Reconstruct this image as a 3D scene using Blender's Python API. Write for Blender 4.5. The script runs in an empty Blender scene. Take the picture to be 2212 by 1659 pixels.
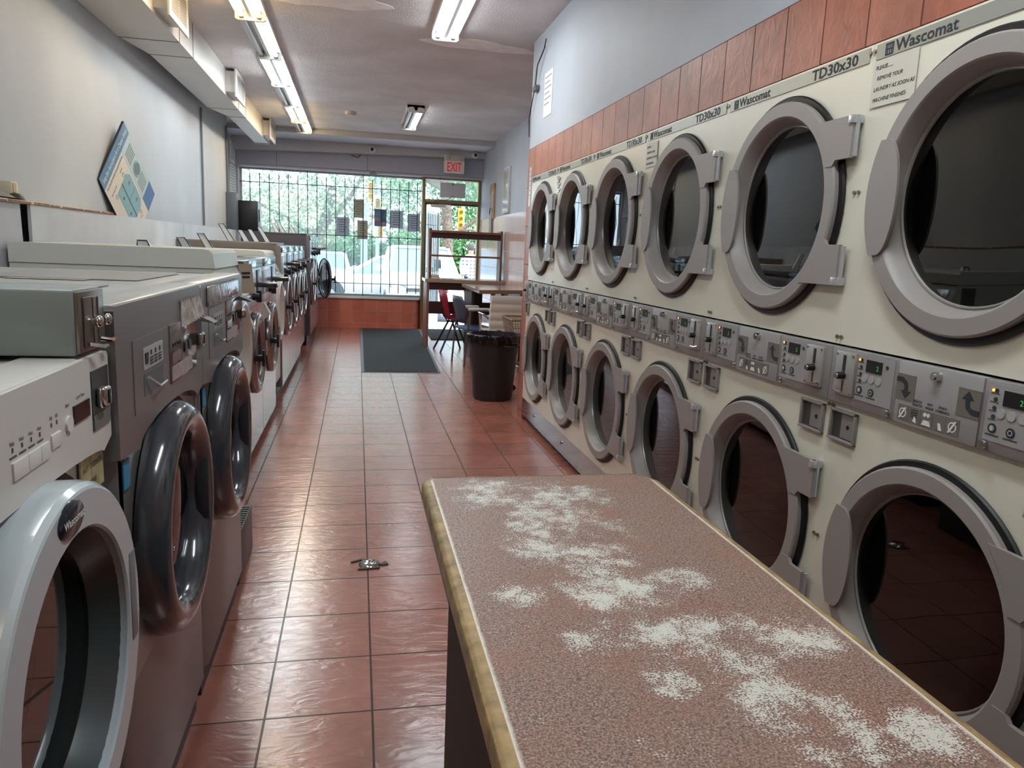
import bpy, bmesh, math, random
from mathutils import Vector, Matrix
PI = math.pi
rnd = random.Random(7)
S = bpy.context.scene
COL = S.collection

# ------------------------------------------------------------------ camera
def make_camera():
    yaw, pitch, roll, F, h = 0.2089, 0.1758, 0.0427, 1611.2, 1.3625
    cy, sy, cp, sp, cr, sr = math.cos(yaw), math.sin(yaw), math.cos(pitch), math.sin(pitch), math.cos(roll), math.sin(roll)
    f0 = Vector((sy, cy, 0)); r0 = Vector((cy, -sy, 0)); u0 = Vector((0, 0, 1))
    f = f0 * cp - u0 * sp; u = u0 * cp + f0 * sp
    r2 = r0 * cr + u * sr; u2 = u * cr - r0 * sr
    cd = bpy.data.cameras.new('camera'); co = bpy.data.objects.new('camera', cd); COL.objects.link(co)
    M = Matrix((r2, u2, -f)).transposed().to_4x4(); M.translation = (0, 0, h)
    co.matrix_world = M
    cd.sensor_fit = 'HORIZONTAL'; cd.sensor_width = 36; cd.lens = 36 * F / 2212
    cd.clip_start = 0.02; cd.clip_end = 300
    S.camera = co
make_camera()
S.view_settings.view_transform = 'Standard'; S.view_settings.look = 'None'
S.view_settings.gamma = 1; S.view_settings.use_curve_mapping = False
S.view_settings.exposure = 0.26

# ------------------------------------------------------------------ world and sun
SKY = 3.5
w = bpy.data.worlds.new('sky'); S.world = w; w.use_nodes = True
bg = w.node_tree.nodes['Background']; bg.inputs[0].default_value = (0.70, 0.86, 1.0, 1); bg.inputs[1].default_value = SKY
sd = bpy.data.lights.new('sun', 'SUN'); sd.energy = 3.6; sd.angle = 0.03; sd.color = (1, .96, .88)
so = bpy.data.objects.new('sun', sd); COL.objects.link(so); so.rotation_euler = (math.radians(48), 0, math.radians(62))

# ------------------------------------------------------------------ materials
def lin(c):
    c = c / 255
    return c / 12.92 if c <= .04045 else ((c + .055) / 1.055) ** 2.4
def C(r, g, b): return (lin(r), lin(g), lin(b), 1)
MATS = {}
def mat(name, rgb, rough=.5, metal=0, noise=0, nscale=8, bump=0, bscale=60, emit=None, est=0, spec=None, aniso=None, coat=0):
    if name in MATS: return MATS[name]
    m = bpy.data.materials.new(name); m.use_nodes = True; nt = m.node_tree; p = nt.nodes['Principled BSDF']
    p.inputs['Base Color'].default_value = C(*rgb); p.inputs['Roughness'].default_value = rough; p.inputs['Metallic'].default_value = metal
    if spec is not None: p.inputs['Specular IOR Level'].default_value = spec
    if coat: p.inputs['Coat Weight'].default_value = coat; p.inputs['Coat Roughness'].default_value = .08
    if emit: p.inputs['Emission Color'].default_value = C(*emit); p.inputs['Emission Strength'].default_value = est
    if noise or bump:
        tc = nt.nodes.new('ShaderNodeTexCoord')
    if noise:
        n = nt.nodes.new('ShaderNodeTexNoise'); n.inputs['Scale'].default_value = nscale; n.inputs['Detail'].default_value = 6
        nt.links.new(tc.outputs['Object'], n.inputs['Vector'])
        mx = nt.nodes.new('ShaderNodeMix'); mx.data_type = 'RGBA'
        a = [max(0, c * (1 - noise)) for c in rgb]; b = [min(255, c * (1 + noise)) for c in rgb]
        mx.inputs['A'].default_value = C(*a); mx.inputs['B'].default_value = C(*b)
        mr = nt.nodes.new('ShaderNodeMapRange'); mr.inputs[1].default_value = .3; mr.inputs[2].default_value = .7
        nt.links.new(n.outputs['Fac'], mr.inputs[0]); nt.links.new(mr.outputs[0], mx.inputs['Factor'])
        nt.links.new(mx.outputs['Result'], p.inputs['Base Color'])
    if bump:
        n2 = nt.nodes.new('ShaderNodeTexNoise'); n2.inputs['Scale'].default_value = bscale; n2.inputs['Detail'].default_value = 4
        if aniso:
            mp = nt.nodes.new('ShaderNodeMapping'); mp.inputs['Scale'].default_value = aniso
            nt.links.new(tc.outputs['Object'], mp.inputs[0]); nt.links.new(mp.outputs[0], n2.inputs['Vector'])
        else: nt.links.new(tc.outputs['Object'], n2.inputs['Vector'])
        bp = nt.nodes.new('ShaderNodeBump'); bp.inputs['Strength'].default_value = bump; bp.inputs['Distance'].default_value = .01
        nt.links.new(n2.outputs['Fac'], bp.inputs['Height']); nt.links.new(bp.outputs[0], p.inputs['Normal'])
    MATS[name] = m
    return m
def tilemat(name, rgb, rgb2, grout, tw, th, ax, origin, mortar=.006, rough=.3, bump=.35, bscale=22, vari=.5):
    """ax: which object axes run along the tile's width and height"""
    m = bpy.data.materials.new(name); m.use_nodes = True; nt = m.node_tree; N = nt.nodes; L = nt.links; p = N['Principled BSDF']
    tc = N.new('ShaderNodeTexCoord'); sx = N.new('ShaderNodeSeparateXYZ'); L.new(tc.outputs['Object'], sx.inputs[0])
    cb = N.new('ShaderNodeCombineXYZ')
    for i in range(2):
        a = N.new('ShaderNodeMath'); a.operation = 'SUBTRACT'; a.inputs[1].default_value = origin[i] - 200 * (tw, th)[i]
        L.new(sx.outputs[ax[i]], a.inputs[0]); L.new(a.outputs[0], cb.inputs[i])
    b = N.new('ShaderNodeTexBrick'); b.offset = 0; b.squash = 1
    b.inputs['Scale'].default_value = 1; b.inputs['Mortar Size'].default_value = mortar / 2; b.inputs['Mortar Smooth'].default_value = .3
    b.inputs['Brick Width'].default_value = tw; b.inputs['Row Height'].default_value = th; b.inputs['Bias'].default_value = 0
    b.inputs['Color1'].default_value = C(*rgb); b.inputs['Color2'].default_value = C(*rgb2); b.inputs['Mortar'].default_value = C(*grout)
    L.new(cb.outputs[0], b.inputs['Vector'])
    n = N.new('ShaderNodeTexNoise'); n.inputs['Scale'].default_value = 5; n.inputs['Detail'].default_value = 7; n.inputs['Roughness'].default_value = .65
    L.new(tc.outputs['Object'], n.inputs['Vector'])
    mr = N.new('ShaderNodeMapRange'); mr.inputs[1].default_value = .3; mr.inputs[2].default_value = .7; mr.inputs[3].default_value = 1 - .35 * vari; mr.inputs[4].default_value = 1 + .25 * vari
    L.new(n.outputs['Fac'], mr.inputs[0])
    mx = N.new('ShaderNodeVectorMath'); mx.operation = 'SCALE'; L.new(b.outputs['Color'], mx.inputs[0]); L.new(mr.outputs[0], mx.inputs['Scale'])
    L.new(mx.outputs[0], p.inputs['Base Color'])
    n2 = N.new('ShaderNodeTexNoise'); n2.inputs['Scale'].default_value = bscale; n2.inputs['Detail'].default_value = 5; n2.inputs['Distortion'].default_value = 1.2
    mp = N.new('ShaderNodeMapping'); mp.inputs['Rotation'].default_value = (0, 0, .5); mp.inputs['Scale'].default_value = (.55, 1.5, 1)
    L.new(tc.outputs['Object'], mp.inputs[0]); L.new(mp.outputs[0], n2.inputs['Vector'])
    bp = N.new('ShaderNodeBump'); bp.inputs['Strength'].default_value = bump; bp.inputs['Distance'].default_value = .012
    L.new(n2.outputs['Fac'], bp.inputs['Height'])
    bp2 = N.new('ShaderNodeBump'); bp2.invert = True; bp2.inputs['Strength'].default_value = .8; bp2.inputs['Distance'].default_value = .004
    L.new(b.outputs['Fac'], bp2.inputs['Height']); L.new(bp.outputs[0], bp2.inputs['Normal']); L.new(bp2.outputs[0], p.inputs['Normal'])
    rr = N.new('ShaderNodeMapRange'); rr.inputs[3].default_value = rough; rr.inputs[4].default_value = .9
    L.new(b.outputs['Fac'], rr.inputs[0]); L.new(rr.outputs[0], p.inputs['Roughness'])
    if name == 'terracotta_floor_tile': p.inputs['Coat Weight'].default_value = .4; p.inputs['Coat Roughness'].default_value = .24
    MATS[name] = m
    return m
def papermat(name, rgb):
    m = bpy.data.materials.new(name); m.use_nodes = True; nt = m.node_tree; N = nt.nodes; L = nt.links; N.remove(N['Principled BSDF'])
    d = N.new('ShaderNodeBsdfDiffuse'); t = N.new('ShaderNodeBsdfTranslucent'); d.inputs[0].default_value = C(*rgb); t.inputs[0].default_value = C(*rgb)
    x = N.new('ShaderNodeMixShader'); x.inputs[0].default_value = .5; L.new(d.outputs[0], x.inputs[1]); L.new(t.outputs[0], x.inputs[2]); L.new(x.outputs[0], N['Material Output'].inputs[0])
    MATS[name] = m
    return m
def glassmat(name, tint, gloss=.08, haze=0.0, hazec=(230, 245, 250), tr=1.0):
    m = bpy.data.materials.new(name); m.use_nodes = True; nt = m.node_tree; N = nt.nodes; L = nt.links
    N.remove(N['Principled BSDF']); out = N['Material Output']
    t = N.new('ShaderNodeBsdfTransparent'); t.inputs[0].default_value = tint
    g = N.new('ShaderNodeBsdfGlossy'); g.inputs['Roughness'].default_value = .02
    fr = N.new('ShaderNodeFresnel'); fr.inputs[0].default_value = 1.5
    ad = N.new('ShaderNodeMath'); ad.operation = 'ADD'; ad.inputs[1].default_value = gloss - .04; ad.use_clamp = True; L.new(fr.outputs[0], ad.inputs[0])
    mx = N.new('ShaderNodeMixShader'); L.new(ad.outputs[0], mx.inputs[0]); L.new(t.outputs[0], mx.inputs[1]); L.new(g.outputs[0], mx.inputs[2])
    last = mx
    if haze:
        tl = N.new('ShaderNodeBsdfTranslucent'); tl.inputs[0].default_value = C(*hazec)  # translucent veil mixed in to imitate the bright window haze
        m2 = N.new('ShaderNodeMixShader'); m2.inputs[0].default_value = haze
        L.new(mx.outputs[0], m2.inputs[1]); L.new(tl.outputs[0], m2.inputs[2]); last = m2
    L.new(last.outputs[0], out.inputs[0]); MATS[name] = m
    return m

cream = mat('cream_enamel', (220, 217, 201), .28, noise=.015, nscale=3)
greyp = mat('warm_grey_plastic', (150, 144, 141), .42, bump=.04, bscale=400)
greyd = mat('mid_grey_plastic', (138, 134, 132), .33)  # slightly darker grey for the coin return frames
strip = mat('brushed_strip', (158, 161, 154), .35, .35)
ctrlm = mat('control_grey', (142, 138, 138), .42, .15)
ctrll = mat('control_label_grey', (160, 158, 158), .4, .1)
taupe = mat('pictogram_taupe', (112, 106, 98), .6)
blackr = mat('black_rubber', (12, 12, 13), .5)
blackm = mat('black_plastic', (20, 20, 22), .4)
inkd = mat('dark_ink', (42, 48, 54), .6)
white = mat('white_plastic', (222, 222, 218), .4)
whiteink = mat('white_ink', (225, 226, 224), .6)
chrome = mat('chrome', (205, 203, 200), .16, 1)
steel = mat('brushed_steel', (204, 208, 214), .22, .6, bump=.08, bscale=30, aniso=(1, 1, 14))
steelm = mat('mirror_steel', (226, 228, 234), .14, .65, bump=.02, bscale=9)
screwm = mat('screw_brass_grey', (140, 132, 116), .35, .9)
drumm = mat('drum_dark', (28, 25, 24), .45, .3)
led = mat('orange_lamp', (255, 150, 60), .4, emit=(255, 140, 40), est=3)
ledg = mat('green_digit', (60, 160, 80), .4, emit=(70, 170, 80), est=.5)
paper = mat('paper_white', (225, 226, 228), .7)
paperc = mat('paper_cream', (214, 208, 190), .7)
inkg = mat('print_grey', (120, 122, 128), .7)
tapem = mat('clear_tape', (205, 206, 200), .15)
wallm = mat('painted_wall', (182, 186, 190), .55, noise=.03, nscale=1.5, bump=.06, bscale=25)
wallb = mat('blue_grey_paint', (172, 175, 190), .55, noise=.02, nscale=2)
trimw = mat('trim_grey', (190, 190, 196), .5)
ceilm = mat('stipple_ceiling', (222, 216, 216), .8, noise=.05, nscale=2, bump=.9, bscale=75)
patchm = mat('ceiling_patch_filler', (246, 240, 238), .7, noise=.03, nscale=9, bump=.1, bscale=25)
ductm = mat('duct_offwhite', (216, 212, 206), .45, noise=.02, nscale=2)
goldm = mat('bronze_gold_frame', (150, 132, 92), .4, .45)
darkframe = mat('dark_door_frame', (46, 42, 44), .4)
barm = mat('iron_bar', (38, 52, 54), .45)
woodb = mat('brown_wood', (120, 72, 50), .4, noise=.15, nscale=12, bump=.1, bscale=30, aniso=(1, 1, 8))
woodd = mat('dark_brown_laminate', (56, 32, 30), .4)
woodl = mat('light_oak', (172, 130, 84), .5, noise=.2, nscale=10)
deskt = mat('desk_laminate', (172, 154, 150), .14, noise=.05, nscale=20)
rubberw = mat('tyre', (30, 30, 32), .7)
carw = mat('white_car_paint', (238, 240, 244), .25, coat=.6)
carg = mat('teal_car_paint', (30, 140, 120), .3, coat=.5)
cargl = mat('car_glass', (128, 160, 176), .05, .0, spec=.9)
alum = mat('aluminium', (200, 200, 202), .35, .8)

# ------------------------------------------------------------------ mesh helpers
class G:
    """collects shapes for ONE part; finish(name, material, parent) links it"""
    def __init__(s): s.bm = bmesh.new(); s.mi = 0
    def _new(s, fs):
        for f in fs: f.material_index = s.mi
    def box(s, x0, x1, y0, y1, z0, z1, b=0, seg=2):
        r = bmesh.ops.create_cube(s.bm, size=1)
        vs = r['verts']
        for v in vs: v.co = Vector(((x0 + x1) / 2 + v.co.x * (x1 - x0), (y0 + y1) / 2 + v.co.y * (y1 - y0), (z0 + z1) / 2 + v.co.z * (z1 - z0)))
        fs = list({f for v in vs for f in v.link_faces})
        s._new(fs)
        if b:
            es = list({e for v in vs for e in v.link_edges})
            r = bmesh.ops.bevel(s.bm, geom=es, offset=b, segments=seg, profile=.5, affect='EDGES')
            s._new(r['faces'])
        return s
    def hull(s, bot, top, cap=True):
        """loft between two equal polygons"""
        a = [s.bm.verts.new(p) for p in bot]; b = [s.bm.verts.new(p) for p in top]; n = len(a); fs = []
        for i in range(n): fs.append(s.bm.faces.new((a[i], a[(i + 1) % n], b[(i + 1) % n], b[i])))
        if cap: fs.append(s.bm.faces.new(list(reversed(a)))); fs.append(s.bm.faces.new(b))
        s._new(fs)
        return s
    def loft(s, rings, cap=True, closed=True):
        R = [[s.bm.verts.new(p) for p in r] for r in rings]; n = len(R[0]); fs = []
        for k in range(len(R) - 1):
            for i in range(n if closed else n - 1):
                try: fs.append(s.bm.faces.new((R[k][i], R[k][(i + 1) % n], R[k + 1][(i + 1) % n], R[k + 1][i])))
                except ValueError: pass
        if cap:
            fs.append(s.bm.faces.new(list(reversed(R[0])))); fs.append(s.bm.faces.new(R[-1]))
        s._new(fs)
        return s
    def prism(s, pts, y0, y1):
        """polygon in the xz front view, extruded along y"""
        return s.hull([(x, y0, z) for x, z in pts], [(x, y1, z) for x, z in pts])
    def prismz(s, pts, z0, z1): return s.hull([(x, y, z0) for x, y in pts], [(x, y, z1) for x, y in pts])
    def prismx(s, pts, x0, x1): return s.hull([(x0, y, z) for y, z in pts], [(x1, y, z) for y, z in pts])
    def lathe(s, prof, c=(0, 0, 0), ax='y', seg=48, a0=0, a1=2 * PI, closed_prof=False):
        full = abs(a1 - a0 - 2 * PI) < 1e-6; n = seg if full else seg + 1
        rings = []
        for i in range(n):
            a = a0 + (a1 - a0) * i / seg; ca, sa = math.cos(a), math.sin(a); ring = []
            for r, h in prof:
                if ax == 'y': p = (c[0] + r * ca, c[1] + h, c[2] + r * sa)
                elif ax == 'z': p = (c[0] + r * ca, c[1] + r * sa, c[2] + h)
                else: p = (c[0] + h, c[1] + r * ca, c[2] + r * sa)
                ring.append(s.bm.verts.new(p))
            rings.append(ring)
        m = len(prof); fs = []
        for i in range(n if full else n - 1):
            a, b = rings[i], rings[(i + 1) % n]
            for j in range(m if closed_prof else m - 1):
                q = [a[j], a[(j + 1) % m], b[(j + 1) % m], b[j]]
                try: fs.append(s.bm.faces.new(q))
                except ValueError: pass
        s._new(fs)
        return s
    def cyl(s, p0, p1, r, r2=None, seg=16, cap=True):
        p0 = Vector(p0); p1 = Vector(p1); d = (p1 - p0).normalized()
        a = d.orthogonal().normalized(); b = d.cross(a); r2 = r if r2 is None else r2
        A = [p0 + (a * math.cos(2 * PI * i / seg) + b * math.sin(2 * PI * i / seg)) * r for i in range(seg)]
        B = [p1 + (a * math.cos(2 * PI * i / seg) + b * math.sin(2 * PI * i / seg)) * r2 for i in range(seg)]
        return s.hull(A, B, cap)
    def tube(s, pts, r, seg=8):
        pts = [Vector(p) for p in pts]; rings = []; prev = None
        for i, p in enumerate(pts):
            d = (pts[min(i + 1, len(pts) - 1)] - pts[max(i - 1, 0)]).normalized()
            a = prev - d * prev.dot(d) if prev else d.orthogonal()
            a.normalize(); prev = a; b = d.cross(a)
            rr = r[i] if isinstance(r, (list, tuple)) else r
            rings.append([p + (a * math.cos(2 * PI * k / seg) + b * math.sin(2 * PI * k / seg)) * rr for k in range(seg)])
        return s.loft(rings)
    def quad(s, a, b, c, d):
        s._new([s.bm.faces.new([s.bm.verts.new(p) for p in (a, b, c, d)])]); return s
    def ball(s, c, rx, ry=None, rz=None, seg=16, rings=10):
        ry = ry or rx; rz = rz or rx
        r = bmesh.ops.create_uvsphere(s.bm, u_segments=seg, v_segments=rings, radius=1)
        for v in r['verts']: v.co = Vector((c[0] + v.co.x * rx, c[1] + v.co.y * ry, c[2] + v.co.z * rz))
        s._new({f for v in r['verts'] for f in v.link_faces}); return s
    def text(s, body, size, x, z, y, align='LEFT', wx=1.0, bold=0, M=None, shear=0):
        """lettering standing in the front view (faces -y), as thin solid letters"""
        me = text_mesh(body, size, align, bold, shear)
        M = M or (Matrix.Translation((x, y, z)) @ Matrix.Rotation(PI / 2, 4, 'X') @ Matrix.Diagonal((wx, 1, 1, 1)))
        n0 = len(s.bm.verts); f0 = len(s.bm.faces)
        s.bm.from_mesh(me); s.bm.verts.ensure_lookup_table(); s.bm.faces.ensure_lookup_table()
        for v in s.bm.verts[n0:]: v.co = M @ v.co
        for f in s.bm.faces[f0:]: f.material_index = s.mi
        return s
    def each(s, name, mats, parent=None, **k):
        """one object for every loose piece"""
        s.bm.verts.index_update(); seen = set(); out = []
        for v0 in s.bm.verts:
            if v0.index in seen: continue
            st = [v0]; isl = {v0.index}
            while st:
                v = st.pop()
                for e in v.link_edges:
                    w_ = e.other_vert(v)
                    if w_.index not in isl: isl.add(w_.index); st.append(w_)
            seen |= isl; g = G(); mp = {i: g.bm.verts.new(s.bm.verts[i].co) for i in sorted(isl)} if not s.bm.verts.ensure_lookup_table() else None
            for f in {f for i in isl for f in s.bm.verts[i].link_faces}: g.bm.faces.new([mp[v.index] for v in f.verts])
            out.append(g.finish(name, mats, parent, **k))
        s.bm.free()
        return out
    def finish(s, name, mats, parent=None, smooth=35, label=None):
        bmesh.ops.recalc_face_normals(s.bm, faces=s.bm.faces)
        me = bpy.data.meshes.new(name); s.bm.to_mesh(me); s.bm.free()
        for m in (mats if isinstance(mats, (list, tuple)) else [mats]): me.materials.append(m)
        if smooth and len(me.polygons):
            me.polygons.foreach_set('use_smooth', [True] * len(me.polygons)); me.set_sharp_from_angle(angle=math.radians(smooth))
        o = bpy.data.objects.new(name, me); COL.objects.link(o)
        if parent: o.parent = parent
        if label: o['label'] = label
        return o
TXT = {}
def text_mesh(body, size, align, bold, shear):
    k = (body, size, align, bold, shear)
    if k in TXT: return TXT[k]
    cu = bpy.data.curves.new('t', 'FONT'); cu.body = body; cu.size = size; cu.align_x = align; cu.resolution_u = 2
    cu.extrude = min(.0003, size * .01); cu.offset = bold * size; cu.shear = shear
    o = bpy.data.objects.new('t', cu); COL.objects.link(o)
    dg = bpy.context.evaluated_depsgraph_get(); me = bpy.data.meshes.new_from_object(o.evaluated_get(dg))
    bpy.data.objects.remove(o); TXT[k] = me
    return me
def tag(o, label, cat, group=None, kind=None):
    if label: o['label'] = label
    if cat: o['category'] = cat
    if group: o['group'] = group
    if kind: o['kind'] = kind
    return o
def thing(name, label, cat, loc=(0, 0, 0), rz=0, group=None):
    o = bpy.data.objects.new(name, None); COL.objects.link(o); o.location = loc; o.rotation_euler = (0, 0, rz); o.empty_display_size = .1
    return tag(o, label, cat, group)
def struct(g, name, m, parent=None, **k):
    o = g.finish(name, m, parent, **k)
    if not parent: o['kind'] = 'structure'
    return o
def copy_tree(o, parent=None, label=None):
    c = o.copy(); COL.objects.link(c); c.parent = parent
    if label: c['label'] = label
    for ch in list(o.children):
        if ch is not c: copy_tree(ch, c)
    return c
KIDS = {}
def circ(cx, cz, r, a0, a1, n): return [(cx + r * math.cos(a0 + (a1 - a0) * i / n), cz + r * math.sin(a0 + (a1 - a0) * i / n)) for i in range(n + 1)]
RIGHT = -PI / 2   # machines along the right wall, fronts facing -X
LEFT = PI / 2     # machines along the left wall, fronts facing +X

# ================================================================== ROOM
CEIL = 2.97
def room():
    fl = tilemat('terracotta_floor_tile', (160, 100, 86), (173, 111, 96), (70, 54, 46), .3071, .3071, (0, 1), (.0516, 2.0481), mortar=.007, rough=.21, bump=.22, bscale=16, vari=.5)
    struct(G().box(-2.2, 2.3, -3.2, 13.0, -.12, 0), 'floor', fl)
    struct(G().box(-2.2, 2.3, -3.2, 11.55, CEIL, CEIL + .12), 'ceiling', ceilm)
    g = G()
    for cx, cy, rx, ry in ((.95, 6.28, .48, .14), (-.22, 5.5, .42, .2)):
        pts = []
        for i in range(40):
            a = 2 * PI * i / 40; k = 1 + .12 * math.sin(3 * a + cx) + .07 * math.sin(7 * a) + rnd.uniform(-.03, .03)
            pts.append((cx + rx * k * math.cos(a), cy + ry * k * math.sin(a) + .1 * (rx * math.cos(a)) * (1 if cx > 0 else -.3)))
        g.prismz(pts, CEIL - .004, CEIL + .01)
    struct(g, 'trim_1', patchm)
    # left wall, with the shallow recess near the shop front
    struct(G().box(-1.80, -1.64, -3.2, 10.35, 0, CEIL), 'wall_left', wallm)
    struct(G().box(-2.05, -1.87, 10.35, 12.95, 0, CEIL).box(-1.87, -1.64, 10.35, 10.5, 0, CEIL), 'wall_left', mat('recess_paint', (178, 178, 190), .55, noise=.02, nscale=2))
    # right wall: bulkhead over the dryers, pier at their far end, pushed back wall beyond
    wallr = mat('right_wall_paint', (186, 192, 203), .55, noise=.03, nscale=1.5, bump=.05, bscale=25)
    struct(G().box(1.345, 1.5, 1.05, 5.87, 2.165, CEIL).box(1.345, 2.03, 5.87, 6.05, 2.165, CEIL).box(1.345, 1.5, -3.2, 1.05, 2.165, CEIL), 'wall_right', wallr)
    tb = tilemat('terracotta_band_tile', (166, 98, 78), (178, 112, 92), (96, 56, 44), .205, .30, (1, 2), (2.32, 2.165), mortar=.006, rough=.4, bump=.25, bscale=14, vari=1.0)
    tbx = tilemat('terracotta_pier_tile', (166, 98, 78), (178, 112, 92), (96, 56, 44), .205, .30, (0, 2), (1.345, 2.165), mortar=.006, rough=.4, bump=.25, bscale=14, vari=.7)
    struct(G().box(1.338, 1.5, 1.05, 5.87, 1.945, 2.165).box(1.338, 1.5, -3.2, 1.05, 0, 2.165).box(1.338, 1.5, 5.87, 6.05, 0, 2.165), 'wall_right', tb)
    struct(G().box(1.5, 2.03, 5.87, 6.045, 0, 2.165), 'wall_right', tbx)
    pk = tilemat('pink_wall_tile', (206, 176, 166), (212, 184, 174), (232, 224, 220), .1, .25, (1, 2), (8, 1.86), mortar=.004, rough=.13, bump=.03, bscale=8, vari=.15)
    struct(G().box(2.03, 2.2, 5.87, 13.0, 1.86, CEIL), 'wall_right', wallr)
    struct(G().box(2.025, 2.2, 6.05, 12.75, 0, 1.86), 'wall_right', pk)
    struct(G().box(2.03, 2.2, -3.2, 5.87, 0, CEIL), 'wall_right', wallm)
    struct(G().box(-1.8, 2.03, -3.3, -3.15, 0, CEIL), 'wall_back', wallm)
    # shop front: soffit, beam, header, frames
    struct(G().box(-2.0, 2.1, 11.5, 11.56, 2.9, CEIL + .1), 'trim_2', trimw)
    struct(G().box(-2.0, 2.1, 11.56, 12.62, 2.925, 3.05), 'ceiling', mat('soffit_white', (226, 226, 232), .6))
    struct(G().prism([(-2.0, 2.725), (2.1, 2.83), (2.1, 2.925), (-2.0, 2.925)], 12.42, 12.62), 'trim_3', trimw)
    struct(G().box(-2.0, 2.1, 12.60, 13.0, 2.54, 3.05).box(-1.24, -1.235, 12.598, 12.61, 2.54, 2.8).box(.155, .16, 12.598, 12.61, 2.54, 2.8), 'wall_front', wallb)
    g = G(); g.box(-1.245, -1.238, 12.594, 12.60, 2.54, 2.8).box(.150, .157, 12.594, 12.6, 2.54, 2.8)
    struct(g, 'trim_4', mat('panel_joint', (120, 120, 130), .6))
    struct(G().box(-1.9, 2.03, 12.66, 12.95, 2.505, 2.54).box(-1.9, -1.83, 12.70, 12.95, .5, 2.505), 'trim_5', mat('window_trim_white', (198, 198, 204), .45))
    ft = tilemat('sill_wall_tile', (206, 118, 100), (216, 132, 112), (224, 170, 152), .2, .2, (0, 2), (.33, .485), mortar=.005, rough=.28, bump=.08, bscale=10, vari=.4)
    pts = [(-1.87, 12.7), (.93, 12.7), (1.0, 12.74), (1.05, 12.84), (1.06, 13.0), (-1.87, 13.0)]
    struct(G().prismz(pts, 0, .485), 'wall_front', ft)
    pts = [(-1.87, 12.67), (.93, 12.67), (1.03, 12.71), (1.09, 12.84), (1.09, 13.0), (-1.87, 13.0)]
    struct(G().prismz(pts, .487, .515), 'trim_6', mat('white_sill', (232, 236, 238), .3))
    # window and door frame
    gl = glassmat('shop_window_glass', (.97, 1, 1, 1), .05, haze=.09)
    f = struct(G().box(-1.83, 1.05, 12.86, 12.90, .515, .55).box(-1.83, 1.05, 12.86, 12.9, 2.475, 2.505).box(-1.83, -1.80, 12.86, 12.9, .55, 2.475), 'window_1', MATS['window_trim_white'])
    G().box(-1.80, 1.05, 12.875, 12.88, .55, 2.475).finish('pane', gl, f)
    mf = struct(G().box(1.05, 1.10, 12.72, 12.92, 0, 2.505, .004).box(1.10, 1.99, 12.74, 12.9, 2.10, 2.16, .004).box(1.10, 2.03, 12.74, 12.9, 2.48, 2.505).box(1.985, 2.025, 12.74, 12.9, 0, 2.48), 'window_2', goldm)
    G().box(1.10, 1.985, 12.83, 12.835, 2.16, 2.48).finish('pane', gl, mf)
room()

# security grille behind the shop window
def window_grille():
    t = thing('security_grille', 'dark iron bar grille standing inside the big shop window', 'window grille', (0, 12.82, 0))
    xs = []
    x = -1.674
    k = 0
    while x < 1.0:
        long_ = k in (6, 12)
        G().box(x - .006, x + .006, -.006, .006, .53 if long_ else .58, 2.50 if long_ else 2.42).finish('vertical_bar', barm, t)
        x += .1473; k += 1
    for z in (2.28, 1.50, .73): G().box(-1.83, 1.05, -.014, -.007, z - .006, z + .006).finish('cross_bar', barm, t)
    g = G()
    x = -1.82
    while x < 1.05: g.box(x - .0014, x + .0014, .02, .0225, .53, .71); x += .024
    z = .535
    while z < .715: g.box(-1.82, 1.05, .02, .0225, z - .0014, z + .0014); z += .022
    g.finish('wire_mesh', barm, t)
window_grille()

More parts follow.
